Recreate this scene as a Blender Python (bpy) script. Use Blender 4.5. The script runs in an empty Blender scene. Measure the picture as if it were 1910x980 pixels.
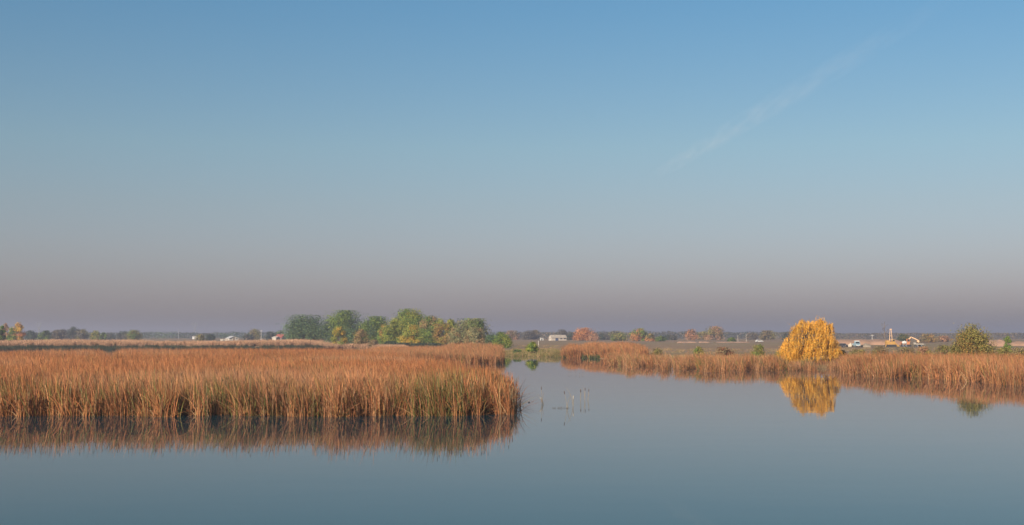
import bpy, math, random
import numpy as np
from mathutils import Vector, Matrix

random.seed(7)
RNG = np.random.default_rng(11)
SC = bpy.context.scene
C = SC.collection

# ------------------------------------------------------------------ camera, sky, sun, exposure
CAM_H = 4.6                       # eye height above the water, standing on the dam
F = 45.0 / 36.0 * 1910.0          # focal length in photo pixels
PITCH = math.atan((625 - 490) / F)
cam_d = bpy.data.cameras.new('camera'); cam_d.lens = 45.0; cam_d.sensor_width = 36.0
cam_d.clip_start = 0.5; cam_d.clip_end = 60000
cam = bpy.data.objects.new('camera', cam_d); C.objects.link(cam)
cam.location = (0, 0, CAM_H); cam.rotation_euler = (math.pi / 2 + PITCH, 0, 0)
SC.camera = cam

SUN_EL = math.radians(21.0)
SUN_AZ = math.atan2(-0.56, -0.83)   # sun behind the camera to the left
SUN_DIR = Vector((math.sin(SUN_AZ) * math.cos(SUN_EL), math.cos(SUN_AZ) * math.cos(SUN_EL), math.sin(SUN_EL)))
w = bpy.data.worlds.new('World'); SC.world = w; w.use_nodes = True
nt = w.node_tree; nt.nodes.clear()
out = nt.nodes.new('ShaderNodeOutputWorld'); bg = nt.nodes.new('ShaderNodeBackground')
sky = nt.nodes.new('ShaderNodeTexSky'); sky.sky_type = 'NISHITA'; sky.sun_disc = False
sky.sun_elevation = SUN_EL; sky.sun_rotation = SUN_AZ % (2 * math.pi)
sky.altitude = 0; sky.air_density = 1.0; sky.dust_density = 1.2; sky.ozone_density = 2.0
hsv = nt.nodes.new('ShaderNodeHueSaturation'); hsv.inputs['Saturation'].default_value = 1.0
geo = nt.nodes.new('ShaderNodeTexCoord'); sep = nt.nodes.new('ShaderNodeSeparateXYZ')
ramp = nt.nodes.new('ShaderNodeValToRGB')
# autumn smog: the lowest air is greyer than clear air, one even tint round the whole horizon
cr = ramp.color_ramp
cr.elements[0].position = 0.0; cr.elements[0].color = (0.58, 0.51, 0.655, 1)
cr.elements[1].position = 1.0; cr.elements[1].color = (0.42, 0.70, 0.88, 1)
for p, c in ((.03, (.61, .530, .675, 1)), (.065, (.645, .578, .66, 1)), (.10, (.655, .62, .645, 1)), (.145, (.645, .69, .68, 1)), (.25, (.485, .705, .765, 1))):
    e = cr.elements.new(p); e.color = c
mul = nt.nodes.new('ShaderNodeMix'); mul.data_type = 'RGBA'; mul.blend_type = 'MULTIPLY'; mul.inputs['Factor'].default_value = 1.0
L = nt.links.new
L(geo.outputs['Generated'], sep.inputs[0]); L(sep.outputs['Z'], ramp.inputs['Fac'])
L(sky.outputs[0], hsv.inputs['Color']); L(hsv.outputs[0], mul.inputs[6]); L(ramp.outputs[0], mul.inputs[7])
L(mul.outputs[2], bg.inputs['Color']); L(bg.outputs[0], out.inputs['Surface'])
bg.inputs['Strength'].default_value = 0.072

sun_d = bpy.data.lights.new('sun', 'SUN'); sun_d.energy = 4.6; sun_d.angle = math.radians(0.6); sun_d.color = (1.0, 0.86, 0.70)
sun = bpy.data.objects.new('sun', sun_d); C.objects.link(sun)
sun.rotation_euler = (-SUN_DIR).to_track_quat('-Z', 'Y').to_euler()

SC.view_settings.view_transform = 'Standard'; SC.view_settings.look = 'None'
SC.view_settings.gamma = 1.0; SC.view_settings.use_curve_mapping = False
SC.view_settings.exposure = 0.94
SC.render.engine = 'CYCLES'
SC.cycles.use_denoising = True
SC.cycles.max_bounces = 6; SC.cycles.diffuse_bounces = 2; SC.cycles.glossy_bounces = 3
SC.cycles.transmission_bounces = 3; SC.cycles.transparent_max_bounces = 6; SC.cycles.volume_bounces = 0
SC.cycles.use_adaptive_sampling = True

# ------------------------------------------------------------------ pixel helpers
CP, SP = math.cos(PITCH), math.sin(PITCH)
def ray(u, v):
    a, b = (u - 955) / F, (490 - v) / F
    return (a, CP - b * SP, SP + b * CP)
def wx(u, D, v=640):
    r = ray(u, v); return D * r[0] / r[1]
def wz(v, D, u=955):
    r = ray(u, v); return CAM_H + D * r[2] / r[1]
def pxm(D): return D / F            # metres per photo pixel at distance D

# ------------------------------------------------------------------ generic helpers
def tag(o, label=None, cat=None, group=None, kind=None):
    if label: o['label'] = label
    if cat: o['category'] = cat
    if group: o['group'] = group
    if kind: o['kind'] = kind
    return o
def empty(name, loc=(0, 0, 0), rz=0.0):
    o = bpy.data.objects.new(name, None); C.objects.link(o)
    o.empty_display_size = 0.3; o.location = loc; o.rotation_euler = (0, 0, rz); return o
def link(name, me, m=None, parent=None, smooth=False):
    o = bpy.data.objects.new(name, me); C.objects.link(o)
    if m is not None and not me.materials: me.materials.append(m)
    if parent is not None: o.parent = parent
    if smooth: me.polygons.foreach_set('use_smooth', [True] * len(me.polygons))
    return o
def np_mesh(name, V, faces, cols=None, smooth=False):
    """V (n,3); faces: list of int arrays of shape (k, 3 or 4); cols (n,4) point colours"""
    me = bpy.data.meshes.new(name)
    V = np.asarray(V, np.float32)
    me.vertices.add(len(V)); me.vertices.foreach_set('co', V.ravel())
    loops = np.concatenate([np.asarray(f).ravel() for f in faces if len(f)])
    tot = np.concatenate([np.full(len(f), np.asarray(f).shape[1], np.int32) for f in faces if len(f)])
    start = np.concatenate([[0], np.cumsum(tot)[:-1]]).astype(np.int32)
    me.loops.add(len(loops)); me.loops.foreach_set('vertex_index', loops.astype(np.int32))
    me.polygons.add(len(tot)); me.polygons.foreach_set('loop_start', start)
    if smooth: me.polygons.foreach_set('use_smooth', np.ones(len(tot), bool))
    if cols is not None:
        a = me.color_attributes.new('Col', 'FLOAT_COLOR', 'POINT')
        a.data.foreach_set('color', np.asarray(cols, np.float32).ravel())
    me.update(calc_edges=True); me.validate(); return me
class MB:
    """collects boxes, prisms and tubes; build() links them as one mesh object"""
    def __init__(s): s.v = []; s.f = []
    def add(s, vs, fs):
        n = len(s.v); s.v += [tuple(p) for p in vs]; s.f += [tuple(i + n for i in f) for f in fs]; return s
    def box(s, x0, x1, y0, y1, z0, z1):
        return s.add([(x0,y0,z0),(x1,y0,z0),(x1,y1,z0),(x0,y1,z0),(x0,y0,z1),(x1,y0,z1),(x1,y1,z1),(x0,y1,z1)],
                     [(0,3,2,1),(4,5,6,7),(0,1,5,4),(1,2,6,5),(2,3,7,6),(3,0,4,7)])
    def prism(s, poly, y0, y1):           # polygon in xz, counter-clockwise, extruded along y
        n = len(poly)
        vs = [(x, y0, z) for x, z in poly] + [(x, y1, z) for x, z in poly]
        fs = [tuple(range(n)), tuple(range(2 * n - 1, n - 1, -1))] + [(i, i + n, (i + 1) % n + n, (i + 1) % n) for i in range(n)]
        return s.add(vs, fs)
    def tube(s, pts, rad, n=6, cap=True):
        pts = [Vector(p) for p in pts]; k = len(pts); base = len(s.v)
        for i, p in enumerate(pts):
            d = (pts[min(i + 1, k - 1)] - pts[max(i - 1, 0)]).normalized()
            a = d.cross(Vector((0.3, 1, 0.1)) if abs(d.y) < .9 else Vector((1, 0, 0.1))).normalized(); b = d.cross(a)
            r = rad[i] if hasattr(rad, '__len__') else rad
            for j in range(n):
                t = 2 * math.pi * j / n
                s.v.append(tuple(p + a * (r * math.cos(t)) + b * (r * math.sin(t))))
        for i in range(k - 1):
            for j in range(n):
                q = (j + 1) % n
                s.f.append((base + i*n + j, base + i*n + q, base + (i+1)*n + q, base + (i+1)*n + j))
        if cap:
            s.f.append(tuple(base + j for j in reversed(range(n)))); s.f.append(tuple(base + (k-1)*n + j for j in range(n)))
        return s
    def build(s, name, m, parent=None, smooth=False):
        me = bpy.data.meshes.new(name); me.from_pydata(s.v, [], s.f); me.update()
        return link(name, me, m, parent, smooth)

# ------------------------------------------------------------------ materials
def new_mat(name):
    m = bpy.data.materials.new(name); m.use_nodes = True; n = m.node_tree; n.nodes.clear(); return m, n
def plain(name, col, rough=0.7, var=0.12, scale=3.0, metal=0.0):
    m, n = new_mat(name); o = n.nodes.new('ShaderNodeOutputMaterial'); p = n.nodes.new('ShaderNodeBsdfPrincipled')
    tc = n.nodes.new('ShaderNodeTexCoord'); nz = n.nodes.new('ShaderNodeTexNoise'); nz.inputs['Scale'].default_value = scale; nz.inputs['Detail'].default_value = 5
    mr = n.nodes.new('ShaderNodeMapRange'); mr.inputs[1].default_value = .3; mr.inputs[2].default_value = .7
    mr.inputs[3].default_value = 1 - var; mr.inputs[4].default_value = 1 + var
    mx = n.nodes.new('ShaderNodeVectorMath'); mx.operation = 'SCALE'; mx.inputs[0].default_value = col[:3]
    k = n.links.new
    k(tc.outputs['Object'], nz.inputs['Vector']); k(nz.outputs[0], mr.inputs[0]); k(mr.outputs[0], mx.inputs['Scale'])
    k(mx.outputs[0], p.inputs['Base Color']); p.inputs['Roughness'].default_value = rough; p.inputs['Metallic'].default_value = metal
    k(p.outputs[0], o.inputs[0]); return m
def leaf_mat(name, trans=0.25, reed=False):
    m, n = new_mat(name); k = n.links.new
    o = n.nodes.new('ShaderNodeOutputMaterial'); d = n.nodes.new('ShaderNodeBsdfPrincipled'); t = n.nodes.new('ShaderNodeBsdfTranslucent'); mix = n.nodes.new('ShaderNodeMixShader')
    at = n.nodes.new('ShaderNodeAttribute'); at.attribute_name = 'Col'
    col = at.outputs['Color']
    if reed:
        # alpha of Col is a random number for the blade; the tuft carries (green, tan, dark) shares
        it = n.nodes.new('ShaderNodeAttribute'); it.attribute_type = 'INSTANCER'; it.attribute_name = 'gtd'
        sx = n.nodes.new('ShaderNodeSeparateXYZ'); k(it.outputs['Vector'], sx.inputs[0])
        lt = n.nodes.new('ShaderNodeMath'); lt.operation = 'LESS_THAN'; k(at.outputs['Alpha'], lt.inputs[0]); k(sx.outputs[0], lt.inputs[1])
        g = n.nodes.new('ShaderNodeValToRGB'); g.color_ramp.elements[0].color = (0.07, 0.095, 0.025, 1); g.color_ramp.elements[1].color = (0.20, 0.17, 0.045, 1)
        mm = n.nodes.new('ShaderNodeMath'); mm.operation = 'FRACT'; m2 = n.nodes.new('ShaderNodeMath'); m2.operation = 'MULTIPLY'; m2.inputs[1].default_value = 17.3
        k(at.outputs['Alpha'], m2.inputs[0]); k(m2.outputs[0], mm.inputs[0]); k(mm.outputs[0], g.inputs[0])
        mt = n.nodes.new('ShaderNodeMix'); mt.data_type = 'RGBA'; mt.inputs[7].default_value = (0.36, 0.235, 0.145, 1)
        k(sx.outputs[1], mt.inputs[0]); k(col, mt.inputs[6])
        m1 = n.nodes.new('ShaderNodeMix'); m1.data_type = 'RGBA'; k(lt.outputs[0], m1.inputs[0]); k(mt.outputs[2], m1.inputs[6]); k(g.outputs[0], m1.inputs[7])
        pos = n.nodes.new('ShaderNodeNewGeometry'); nz = n.nodes.new('ShaderNodeTexNoise'); nz.inputs['Scale'].default_value = 0.16; nz.inputs['Detail'].default_value = 4
        k(pos.outputs['Position'], nz.inputs['Vector'])
        mr = n.nodes.new('ShaderNodeMapRange'); mr.inputs[1].default_value = .3; mr.inputs[2].default_value = .7; mr.inputs[3].default_value = .75; mr.inputs[4].default_value = 1.22
        k(nz.outputs[0], mr.inputs[0])
        mv = n.nodes.new('ShaderNodeVectorMath'); mv.operation = 'SCALE'; k(m1.outputs[2], mv.inputs[0]); k(mr.outputs[0], mv.inputs['Scale'])
        col = mv.outputs[0]
    k(col, d.inputs['Base Color']); k(col, t.inputs['Color'])
    d.inputs['Roughness'].default_value = 0.75; d.inputs['Specular IOR Level'].default_value = 0.25
    mix.inputs[0].default_value = trans
    k(d.outputs[0], mix.inputs[1]); k(t.outputs[0], mix.inputs[2]); k(mix.outputs[0], o.inputs[0])
    return m
M_LEAF = leaf_mat('foliage', 0.33)
M_REED = leaf_mat('reed_blades', 0.12, reed=True)
M_BARK = plain('bark', (0.13, 0.10, 0.075), 0.9, .3, 4)
M_STALK = plain('cattail_stalk', (0.25, 0.19, 0.115), 0.7, .2, 6)
M_HEAD = plain('cattail_seed_head', (0.06, 0.032, 0.018), 0.95, .25, 30)
M_FLUFF = plain('cattail_fluff', (0.42, 0.36, 0.27), 0.95, .1, 30)
M_WHITE = plain('white_paint', (0.48, 0.47, 0.45), 0.5, .06)
M_CREAM = plain('cream_render', (0.42, 0.37, 0.31), 0.8, .08)
M_REDROOF = plain('red_roof_tiles', (0.26, 0.06, 0.045), 0.7, .2)
M_GREYROOF = plain('weathered_roof_sheet', (0.36, 0.31, 0.25), 0.7, .15, .6)
M_GLASS = plain('dark_glass', (0.03, 0.035, 0.04), 0.12, .05)
M_DARK = plain('black_rubber', (0.02, 0.02, 0.022), 0.8, .15)
M_NAVY = plain('dark_blue_paint', (0.05, 0.07, 0.13), 0.5, .1)
M_YELLOW = plain('machine_yellow_paint', (0.36, 0.20, 0.05), 0.5, .15)
M_ORANGE = plain('machine_orange_paint', (0.42, 0.16, 0.06), 0.5, .15)
M_PALEARM = plain('sun_bleached_arm_paint', (0.66, 0.42, 0.24), 0.55, .12)
M_BLUE = plain('pale_blue_paint', (0.20, 0.29, 0.34), 0.4, .06)
M_GREYCAR = plain('charcoal_car_paint', (0.035, 0.037, 0.045), 0.3, .06)
M_STEEL = plain('galvanised_steel', (0.22, 0.23, 0.25), 0.5, .1, metal=0.3)
M_POLE = plain('concrete_pole', (0.5, 0.47, 0.43), 0.8, .1)
M_SACK = plain('cream_sack_cloth', (0.42, 0.36, 0.28), 0.9, .12)
M_SOIL = plain('dug_orange_soil', (0.30, 0.175, 0.11), 0.95, .22, .35)
M_SPOIL = plain('grey_spoil', (0.20, 0.16, 0.115), 0.95, .25, .5)
M_TWIG = plain('wet_twig', (0.07, 0.055, 0.035), 0.6, .2, 10)

# ------------------------------------------------------------------ terrain
SHORE_PX = [(-1500, 380), (-400, 385), (0, 388), (200, 392), (400, 398), (560, 402), (604, 405), (611, 414), (618, 430), (640, 434), (700, 428),
            (740, 400), (800, 350), (880, 312), (945, 288), (965, 280), (1000, 273), (1055, 263), (1110, 251), (1160, 232), (1200, 212),
            (1260, 200), (1330, 193), (1420, 187), (1500, 181), (1580, 173), (1660, 168), (1750, 163), (1850, 158), (1950, 155), (3400, 150)]
SU = np.array([(u - 955) / F / CP for u, _ in SHORE_PX]); SD = np.array([d for _, d in SHORE_PX], float)
SX = SU * SD; SY = SD
def shore_dist(x, y):
    """signed distance to the far shore, positive on land"""
    x = np.atleast_1d(np.asarray(x, float)); y = np.atleast_1d(np.asarray(y, float))
    best = np.full(x.shape, 1e9)
    for i in range(len(SX) - 1):
        ax, ay = SX[i], SY[i]; bx, by = SX[i+1] - ax, SY[i+1] - ay
        t = np.clip(((x - ax) * bx + (y - ay) * by) / (bx*bx + by*by), 0, 1)
        best = np.minimum(best, np.hypot(x - ax - t*bx, y - ay - t*by))
    land = y > np.interp(x / np.maximum(y, 1.0), SU, SD)
    return np.where(land, best, -best)
def wob(x, y, s, ph=0.0):
    return (np.sin(x/s*1.0+ph)+np.sin(y/s*1.3+1.7+ph)+np.sin((x+y)/s*.71+2.9+ph)+np.sin((x-1.6*y)/s*.53+ph*2))/4
def height(x, y):
    x = np.atleast_1d(np.asarray(x, float)); y = np.atleast_1d(np.asarray(y, float))
    d = shore_dist(x, y) + 0.8 * wob(x, y, 3.0) + .5 * wob(x, y, 1.1, 2)
    u = x / np.maximum(y, 1.0) * F * CP + 955
    dike = np.clip((625 - u) / 25, 0, 1)
    steep = 0.16 + 0.22 * dike
    top = 0.75 + 0.65 * dike * np.clip((60 - d) / 30, 0, 1)
    z = np.where(d > 0, top * (1 - np.exp(-d * steep / top)), np.maximum(d * 0.3, -1.3))
    z = z + np.where(d > 3, 0.12 * wob(x, y, 14.0) + .04 * wob(x, y, 4.0, 1), 0) + np.clip((d - 30) / 400, 0, 1) * 0.3
    # the dam the photographer stands on
    z = np.where(y < 25, np.clip((8 - y) * 0.45, -1.3, 3.0), z)
    return z
def hz(x, y): return float(height(x, y)[0])

def spaced(lo, fine_lo, fine_hi, hi, step, grow=1.22):
    a = list(np.arange(fine_lo, fine_hi + step, step)); s = step
    while a[-1] < hi: s *= grow; a.append(min(a[-1] + s, hi))
    s = step
    while a[0] > lo: s *= grow; a.insert(0, max(a[0] - s, lo))
    return np.array(a)
gx = spaced(-6500, -200, 125, 6500, 2.2); gy = spaced(-200, 140, 460, 6500, 1.6, 1.15)
GX, GY = np.meshgrid(gx, gy); GZ = height(GX.ravel(), GY.ravel())
V = np.stack([GX.ravel(), GY.ravel(), GZ], 1); nx, ny = len(gx), len(gy)
idx = np.arange(nx * ny).reshape(ny, nx)
quads = np.stack([idx[:-1, :-1].ravel(), idx[:-1, 1:].ravel(), idx[1:, 1:].ravel(), idx[1:, :-1].ravel()], 1)
m, n = new_mat('autumn_field'); k = n.links.new
o_ = n.nodes.new('ShaderNodeOutputMaterial'); p_ = n.nodes.new('ShaderNodeBsdfPrincipled'); p_.inputs['Roughness'].default_value = .95; p_.inputs['Specular IOR Level'].default_value = .1
ps = n.nodes.new('ShaderNodeNewGeometry')
def noise_node(sc, det, rough=.55):
    mp = n.nodes.new('ShaderNodeMapping'); mp.inputs['Scale'].default_value = sc
    k(ps.outputs['Position'], mp.inputs['Vector']); z = n.nodes.new('ShaderNodeTexNoise'); z.inputs['Scale'].default_value = 1; z.inputs['Detail'].default_value = det; z.inputs['Roughness'].default_value = rough
    k(mp.outputs[0], z.inputs['Vector']); return z
n1 = noise_node((.012, .045, .1), 5); n2 = noise_node((.35, .2, .3), 6, .7); n3 = noise_node((.006, .02, .1), 3)
r1 = n.nodes.new('ShaderNodeValToRGB'); e = r1.color_ramp.elements
e[0].position = .36; e[0].color = (.168, .138, .070, 1); e[1].position = .64; e[1].color = (.285, .188, .112, 1)
x_ = r1.color_ramp.elements.new(.5); x_.color = (.218, .165, .088, 1)
k(n1.outputs[0], r1.inputs[0])
r3 = n.nodes.new('ShaderNodeValToRGB'); e = r3.color_ramp.elements
e[0].position = .42; e[0].color = (0, 0, 0, 1); e[1].position = .6; e[1].color = (.7, .7, .7, 1); k(n3.outputs[0], r3.inputs[0])
mxg = n.nodes.new('ShaderNodeMix'); mxg.data_type = 'RGBA'; mxg.inputs[7].default_value = (.250, .155, .100, 1)
k(r3.outputs[0], mxg.inputs[0]); k(r1.outputs[0], mxg.inputs[6])
mr = n.nodes.new('ShaderNodeMapRange'); mr.inputs[1].default_value = .25; mr.inputs[2].default_value = .75; mr.inputs[3].default_value = .7; mr.inputs[4].default_value = 1.3; k(n2.outputs[0], mr.inputs[0])
vs = n.nodes.new('ShaderNodeVectorMath'); vs.operation = 'SCALE'; k(mxg.outputs[2], vs.inputs[0]); k(mr.outputs[0], vs.inputs['Scale']); k(vs.outputs[0], p_.inputs['Base Color'])
bp = n.nodes.new('ShaderNodeBump'); bp.inputs['Strength'].default_value = .6; bp.inputs['Distance'].default_value = .4; k(n2.outputs[0], bp.inputs['Height']); k(bp.outputs[0], p_.inputs['Normal'])
k(p_.outputs[0], o_.inputs[0])
ground = link('ground', np_mesh('ground', V, [quads], smooth=True), m); tag(ground, kind='structure')

m, n = new_mat('pond_water'); k = n.links.new
o_ = n.nodes.new('ShaderNodeOutputMaterial'); p_ = n.nodes.new('ShaderNodeBsdfPrincipled')
p_.inputs['Base Color'].default_value = (0.0, 0.031, 0.046, 1); p_.inputs['IOR'].default_value = 1.19; p_.inputs['Roughness'].default_value = 0.025
ps = n.nodes.new('ShaderNodeNewGeometry')
na = noise_node((.9, .9, 1), 3); nb = noise_node((.10, .16, 1), 2)
ad = n.nodes.new('ShaderNodeMath'); ad.operation = 'MULTIPLY_ADD'; ad.inputs[1].default_value = 0.12; k(na.outputs[0], ad.inputs[0]); k(nb.outputs[0], ad.inputs[2])
bp = n.nodes.new('ShaderNodeBump'); bp.inputs['Strength'].default_value = 0.12; bp.inputs['Distance'].default_value = 0.06; k(ad.outputs[0], bp.inputs['Height']); k(bp.outputs[0], p_.inputs['Normal'])
k(p_.outputs[0], o_.inputs[0])
wm = np_mesh('water', [(-900, -15, 0), (900, -15, 0), (900, 470, 0), (-900, 470, 0)], [np.array([[0, 1, 2, 3]])])
tag(link('water', wm, m), kind='structure')

# ------------------------------------------------------------------ reeds, sedge and grass (uncountable: stuff, tufts set by geometry nodes)
def blades(N, rad, hlo, hhi, lean, droop, wid, rng, cols, bias=(-.05, 0), plants=None, segs=4, darklow=0.0):
    """N ribbon blades rooted in a disc; returns V, F, colours"""
    if plants:
        pr = rad * np.sqrt(rng.random(plants)); pa = rng.random(plants) * 6.283
        pc = np.stack([pr*np.cos(pa), pr*np.sin(pa)], 1); ph = rng.uniform(.82, 1.05, plants)
        pi = rng.integers(0, plants, N); base = pc[pi] + rng.normal(0, .05, (N, 2)); hm = ph[pi]
    else:
        pr = rad * np.sqrt(rng.random(N)); pa = rng.random(N) * 6.283; base = np.stack([pr*np.cos(pa), pr*np.sin(pa)], 1); hm = np.ones(N)
    h = rng.uniform(hlo, hhi, N) * hm; az = rng.random(N) * 6.283
    ln = np.abs(rng.normal(0, lean, N)); dr = np.abs(rng.normal(0, droop, N)); bend = rng.random(N) < .17
    dr = np.where(bend, dr + rng.uniform(.3, .8, N), dr)
    wd = rng.uniform(.7, 1.25, N) * wid; fa = rng.random(N) * 6.283
    T = np.linspace(0, 1, segs + 1); Vs = []
    for t in T:
        r = (ln * t + dr * t**2.5) * h
        x = base[:, 0] + np.cos(az) * r + bias[0] * h * t**1.5; y = base[:, 1] + np.sin(az) * r + bias[1] * h * t**1.5
        z = h * t - dr * .55 * h * t**3 - .25
        hw = wd * .5 * (1.0 if t < .55 else max(0.08, 1 - ((t - .55) / .45)**1.5))
        ca, sa = np.cos(fa + t * .8), np.sin(fa + t * .8)
        Vs.append(np.stack([np.stack([x - ca*hw, y - sa*hw, z], 1), np.stack([x + ca*hw, y + sa*hw, z], 1)], 1))
    Vv = np.stack(Vs, 1)                      # N, segs+1, 2, 3
    per = (segs + 1) * 2; b = np.arange(N)[:, None] * per
    Fq = np.concatenate([b + np.array([[2*s, 2*s+1, 2*s+3, 2*s+2]]) for s in range(segs)])
    cc = np.array(cols, float)[rng.integers(0, len(cols), N)] * rng.uniform(.42, 1.3, (N, 1))
    col = np.concatenate([cc, rng.random((N, 1))], 1)
    col = np.repeat(col[:, None, :], per, 1)
    return Vv.reshape(-1, 3), Fq, col.reshape(-1, 4)
def merge(parts):
    V, Fq, Cc = [], [], []; o = 0
    for v, f, c in parts: V.append(v); Fq.append(f + o); Cc.append(c); o += len(v)
    return np.concatenate(V), np.concatenate(Fq), np.concatenate(Cc)
def heads(N, rad, zlo, zhi, rng):
    """dark cattail seed heads on thin stalks"""
    V, Fq, Cc = [], [], []
    for i in range(N):
        r = rad * math.sqrt(rng.random()); a = rng.random() * 6.283; x, y = r*math.cos(a), r*math.sin(a); z = rng.uniform(zlo, zhi)
        dx, dy = rng.normal(0, .05, 2)
        for (z0, z1, rr, c) in ((-.2, z, .011, (.28, .2, .1)), (z, z + .15, .015, (.055, .03, .017))):
            b = len(V)
            for zz in (z0, z1):
                for q in range(4): V.append((x + dx*zz + rr*math.cos(q*1.571), y + dy*zz + rr*math.sin(q*1.571), zz)); Cc.append((*c, .99))
            for q in range(4): Fq.append((b+q, b+(q+1) % 4, b+4+(q+1) % 4, b+4+q))
    return np.array(V), np.array(Fq), np.array(Cc)
RUST = [(.38, .142, .049), (.33, .115, .041), (.42, .178, .065), (.23, .079, .031), (.45, .217, .082), (.35, .125, .049), (.13, .052, .026), (.40, .154, .054)]
STRAW = [(.46, .27, .13), (.52, .34, .18), (.42, .20, .095), (.38, .17, .08)]
GREEN = [(.075, .10, .03), (.11, .125, .035), (.05, .075, .03), (.16, .15, .045)]
DKGREEN = [(.035, .055, .03), (.05, .065, .032), (.028, .042, .028), (.07, .07, .035)]
TAN = [(.50, .29, .175), (.56, .35, .21), (.44, .24, .14), (.38, .19, .11)]
def source(name, makers):
    col = bpy.data.collections.new(name)
    for i, mk in enumerate(makers):
        v, f, c = mk; me = np_mesh(f'{name}_{i}', v, [f], c); me.materials.append(M_REED)
        col.objects.link(bpy.data.objects.new(f'{name}_{i:02d}', me))
    return col
def reed_tuft(seed, n=130):
    r = np.random.default_rng(seed)
    p = [blades(n, .8, 1.45, 2.65, .15, .20, .034, r, RUST, bias=(-.12, 0), plants=36),
         blades(n // 8, .8, 1.3, 2.2, .08, .05, .022, r, STRAW, bias=(-.05, 0))]
    if seed % 3 == 0: p.append(heads(1, .8, 1.4, 1.9, r))
    return merge(p)
def edge_tuft(seed):
    r = np.random.default_rng(seed)
    # thinner standing stems with broken straws bent down to the water
    a = blades(115, .6, .9, 2.55, .11, .16, .029, r, RUST + STRAW[2:], bias=(-.09, 0), plants=22)
    b = blades(32, .6, .9, 1.7, .6, .35, .024, r, STRAW + RUST)
    c = blades(9, .6, 1.2, 2.1, .04, .03, .028, r, STRAW + GREEN[:1])
    d = blades(16, .7, .6, 1.3, 1.3, .3, .022, r, STRAW + RUST[:3])       # fallen straws across the waterline
    return merge([a, b, c, d, heads(1, .6, 1.5, 2.0, r)])
REEDS = source('reed_tuft', [reed_tuft(i) for i in range(7)] + [edge_tuft(50 + i) for i in range(4)])
GRASS = source('grass_tuft', [blades(110, .6, .25, .6, .35, .3, .022, np.random.default_rng(80 + i), TAN + GREEN[:3], segs=3) for i in range(4)])
SEDGE = source('sedge_tuft', [blades(110, .7, .5, 1.1, .25, .35, .045, np.random.default_rng(90 + i), DKGREEN, segs=3) for i in range(4)])
DRYREED = source('dry_reed_tuft', [merge([blades(110, .8, 1.0, 2.0, .12, .12, .04, np.random.default_rng(70 + i), TAN, plants=14)]) for i in range(5)])
def scatter_group(col):
    g = bpy.data.node_groups.new('scatter_' + col.name, 'GeometryNodeTree')
    g.interface.new_socket('Geometry', in_out='INPUT', socket_type='NodeSocketGeometry'); g.interface.new_socket('Geometry', in_out='OUTPUT', socket_type='NodeSocketGeometry')
    N = g.nodes.new; gi, go = N('NodeGroupInput'), N('NodeGroupOutput'); ip = N('GeometryNodeInstanceOnPoints'); ci = N('GeometryNodeCollectionInfo')
    ci.inputs['Collection'].default_value = col; ci.inputs['Separate Children'].default_value = True; ci.inputs['Reset Children'].default_value = True
    def na(nm, ty):
        a = N('GeometryNodeInputNamedAttribute'); a.data_type = ty; a.inputs['Name'].default_value = nm; return a.outputs['Attribute']
    l = g.links.new
    l(gi.outputs[0], ip.inputs['Points']); l(ci.outputs[0], ip.inputs['Instance']); ip.inputs['Pick Instance'].default_value = True
    l(na('idx', 'INT'), ip.inputs['Instance Index']); l(na('rot', 'FLOAT_VECTOR'), ip.inputs['Rotation']); l(na('scl', 'FLOAT_VECTOR'), ip.inputs['Scale'])
    l(ip.outputs[0], go.inputs[0]); return g
GROUPS = {}
def scatter(name, label, cat, col, P, scl, idx, gtd, lay=0.0, spin=.9):
    """one stuff object: every row of P carries a tuft"""
    n = len(P); me = bpy.data.meshes.new(name); me.vertices.add(n); me.vertices.foreach_set('co', np.asarray(P, np.float32).ravel())
    r = np.zeros((n, 3)); r[:, 2] = RNG.uniform(-spin, spin, n); r[:, 0] = RNG.normal(0, lay, n); r[:, 1] = RNG.normal(0, lay, n)
    for nm, ty, dat, key in (('rot', 'FLOAT_VECTOR', r, 'vector'), ('scl', 'FLOAT_VECTOR', scl, 'vector'), ('gtd', 'FLOAT_VECTOR', gtd, 'vector')):
        a = me.attributes.new(nm, ty, 'POINT'); a.data.foreach_set(key, np.asarray(dat, np.float32).ravel())
    a = me.attributes.new('idx', 'INT', 'POINT'); a.data.foreach_set('value', np.asarray(idx, np.int32))
    o = link(name, me, M_REED); md = o.modifiers.new('tufts', 'NODES')
    if col.name not in GROUPS: GROUPS[col.name] = scatter_group(col)
    md.node_group = GROUPS[col.name]
    return tag(o, label, cat, kind='stuff')
def inside(poly, x, y):
    c = np.zeros(len(x), bool); n = len(poly)
    for i in range(n):
        x0, y0 = poly[i]; x1, y1 = poly[(i+1) % n]
        hit = ((y0 > y) != (y1 > y)) & (x < (x1 - x0) * (y - y0) / (y1 - y0 + 1e-12) + x0); c ^= hit
    return c
def edge_dist(poly, x, y, a=0, b=None):
    best = np.full(len(x), 1e9); n = len(poly)
    for i in range(a, n if b is None else b):
        x0, y0 = poly[i]; bx, by = poly[(i+1) % n][0] - x0, poly[(i+1) % n][1] - y0
        t = np.clip(((x-x0)*bx + (y-y0)*by) / (bx*bx+by*by), 0, 1); best = np.minimum(best, np.hypot(x-x0-t*bx, y-y0-t*by))
    return best
def fill(poly, dens, rng=RNG):
    P = np.array(poly); lo, hi = P.min(0), P.max(0)
    n = int((hi[0]-lo[0]) * (hi[1]-lo[1]) * dens); x = rng.uniform(lo[0], hi[0], n); y = rng.uniform(lo[1], hi[1], n)
    k = inside(poly, x, y); return x[k], y[k]
def PX(pts): return [(wx(u, D), D) for u, D in pts]
def scl3(n, lo, hi, zf=None):
    s = RNG.uniform(lo, hi, n); z = s if zf is None else s * zf
    return np.stack([np.ones(n) * 1.0, np.ones(n) * 1.0, z], 1)

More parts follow.
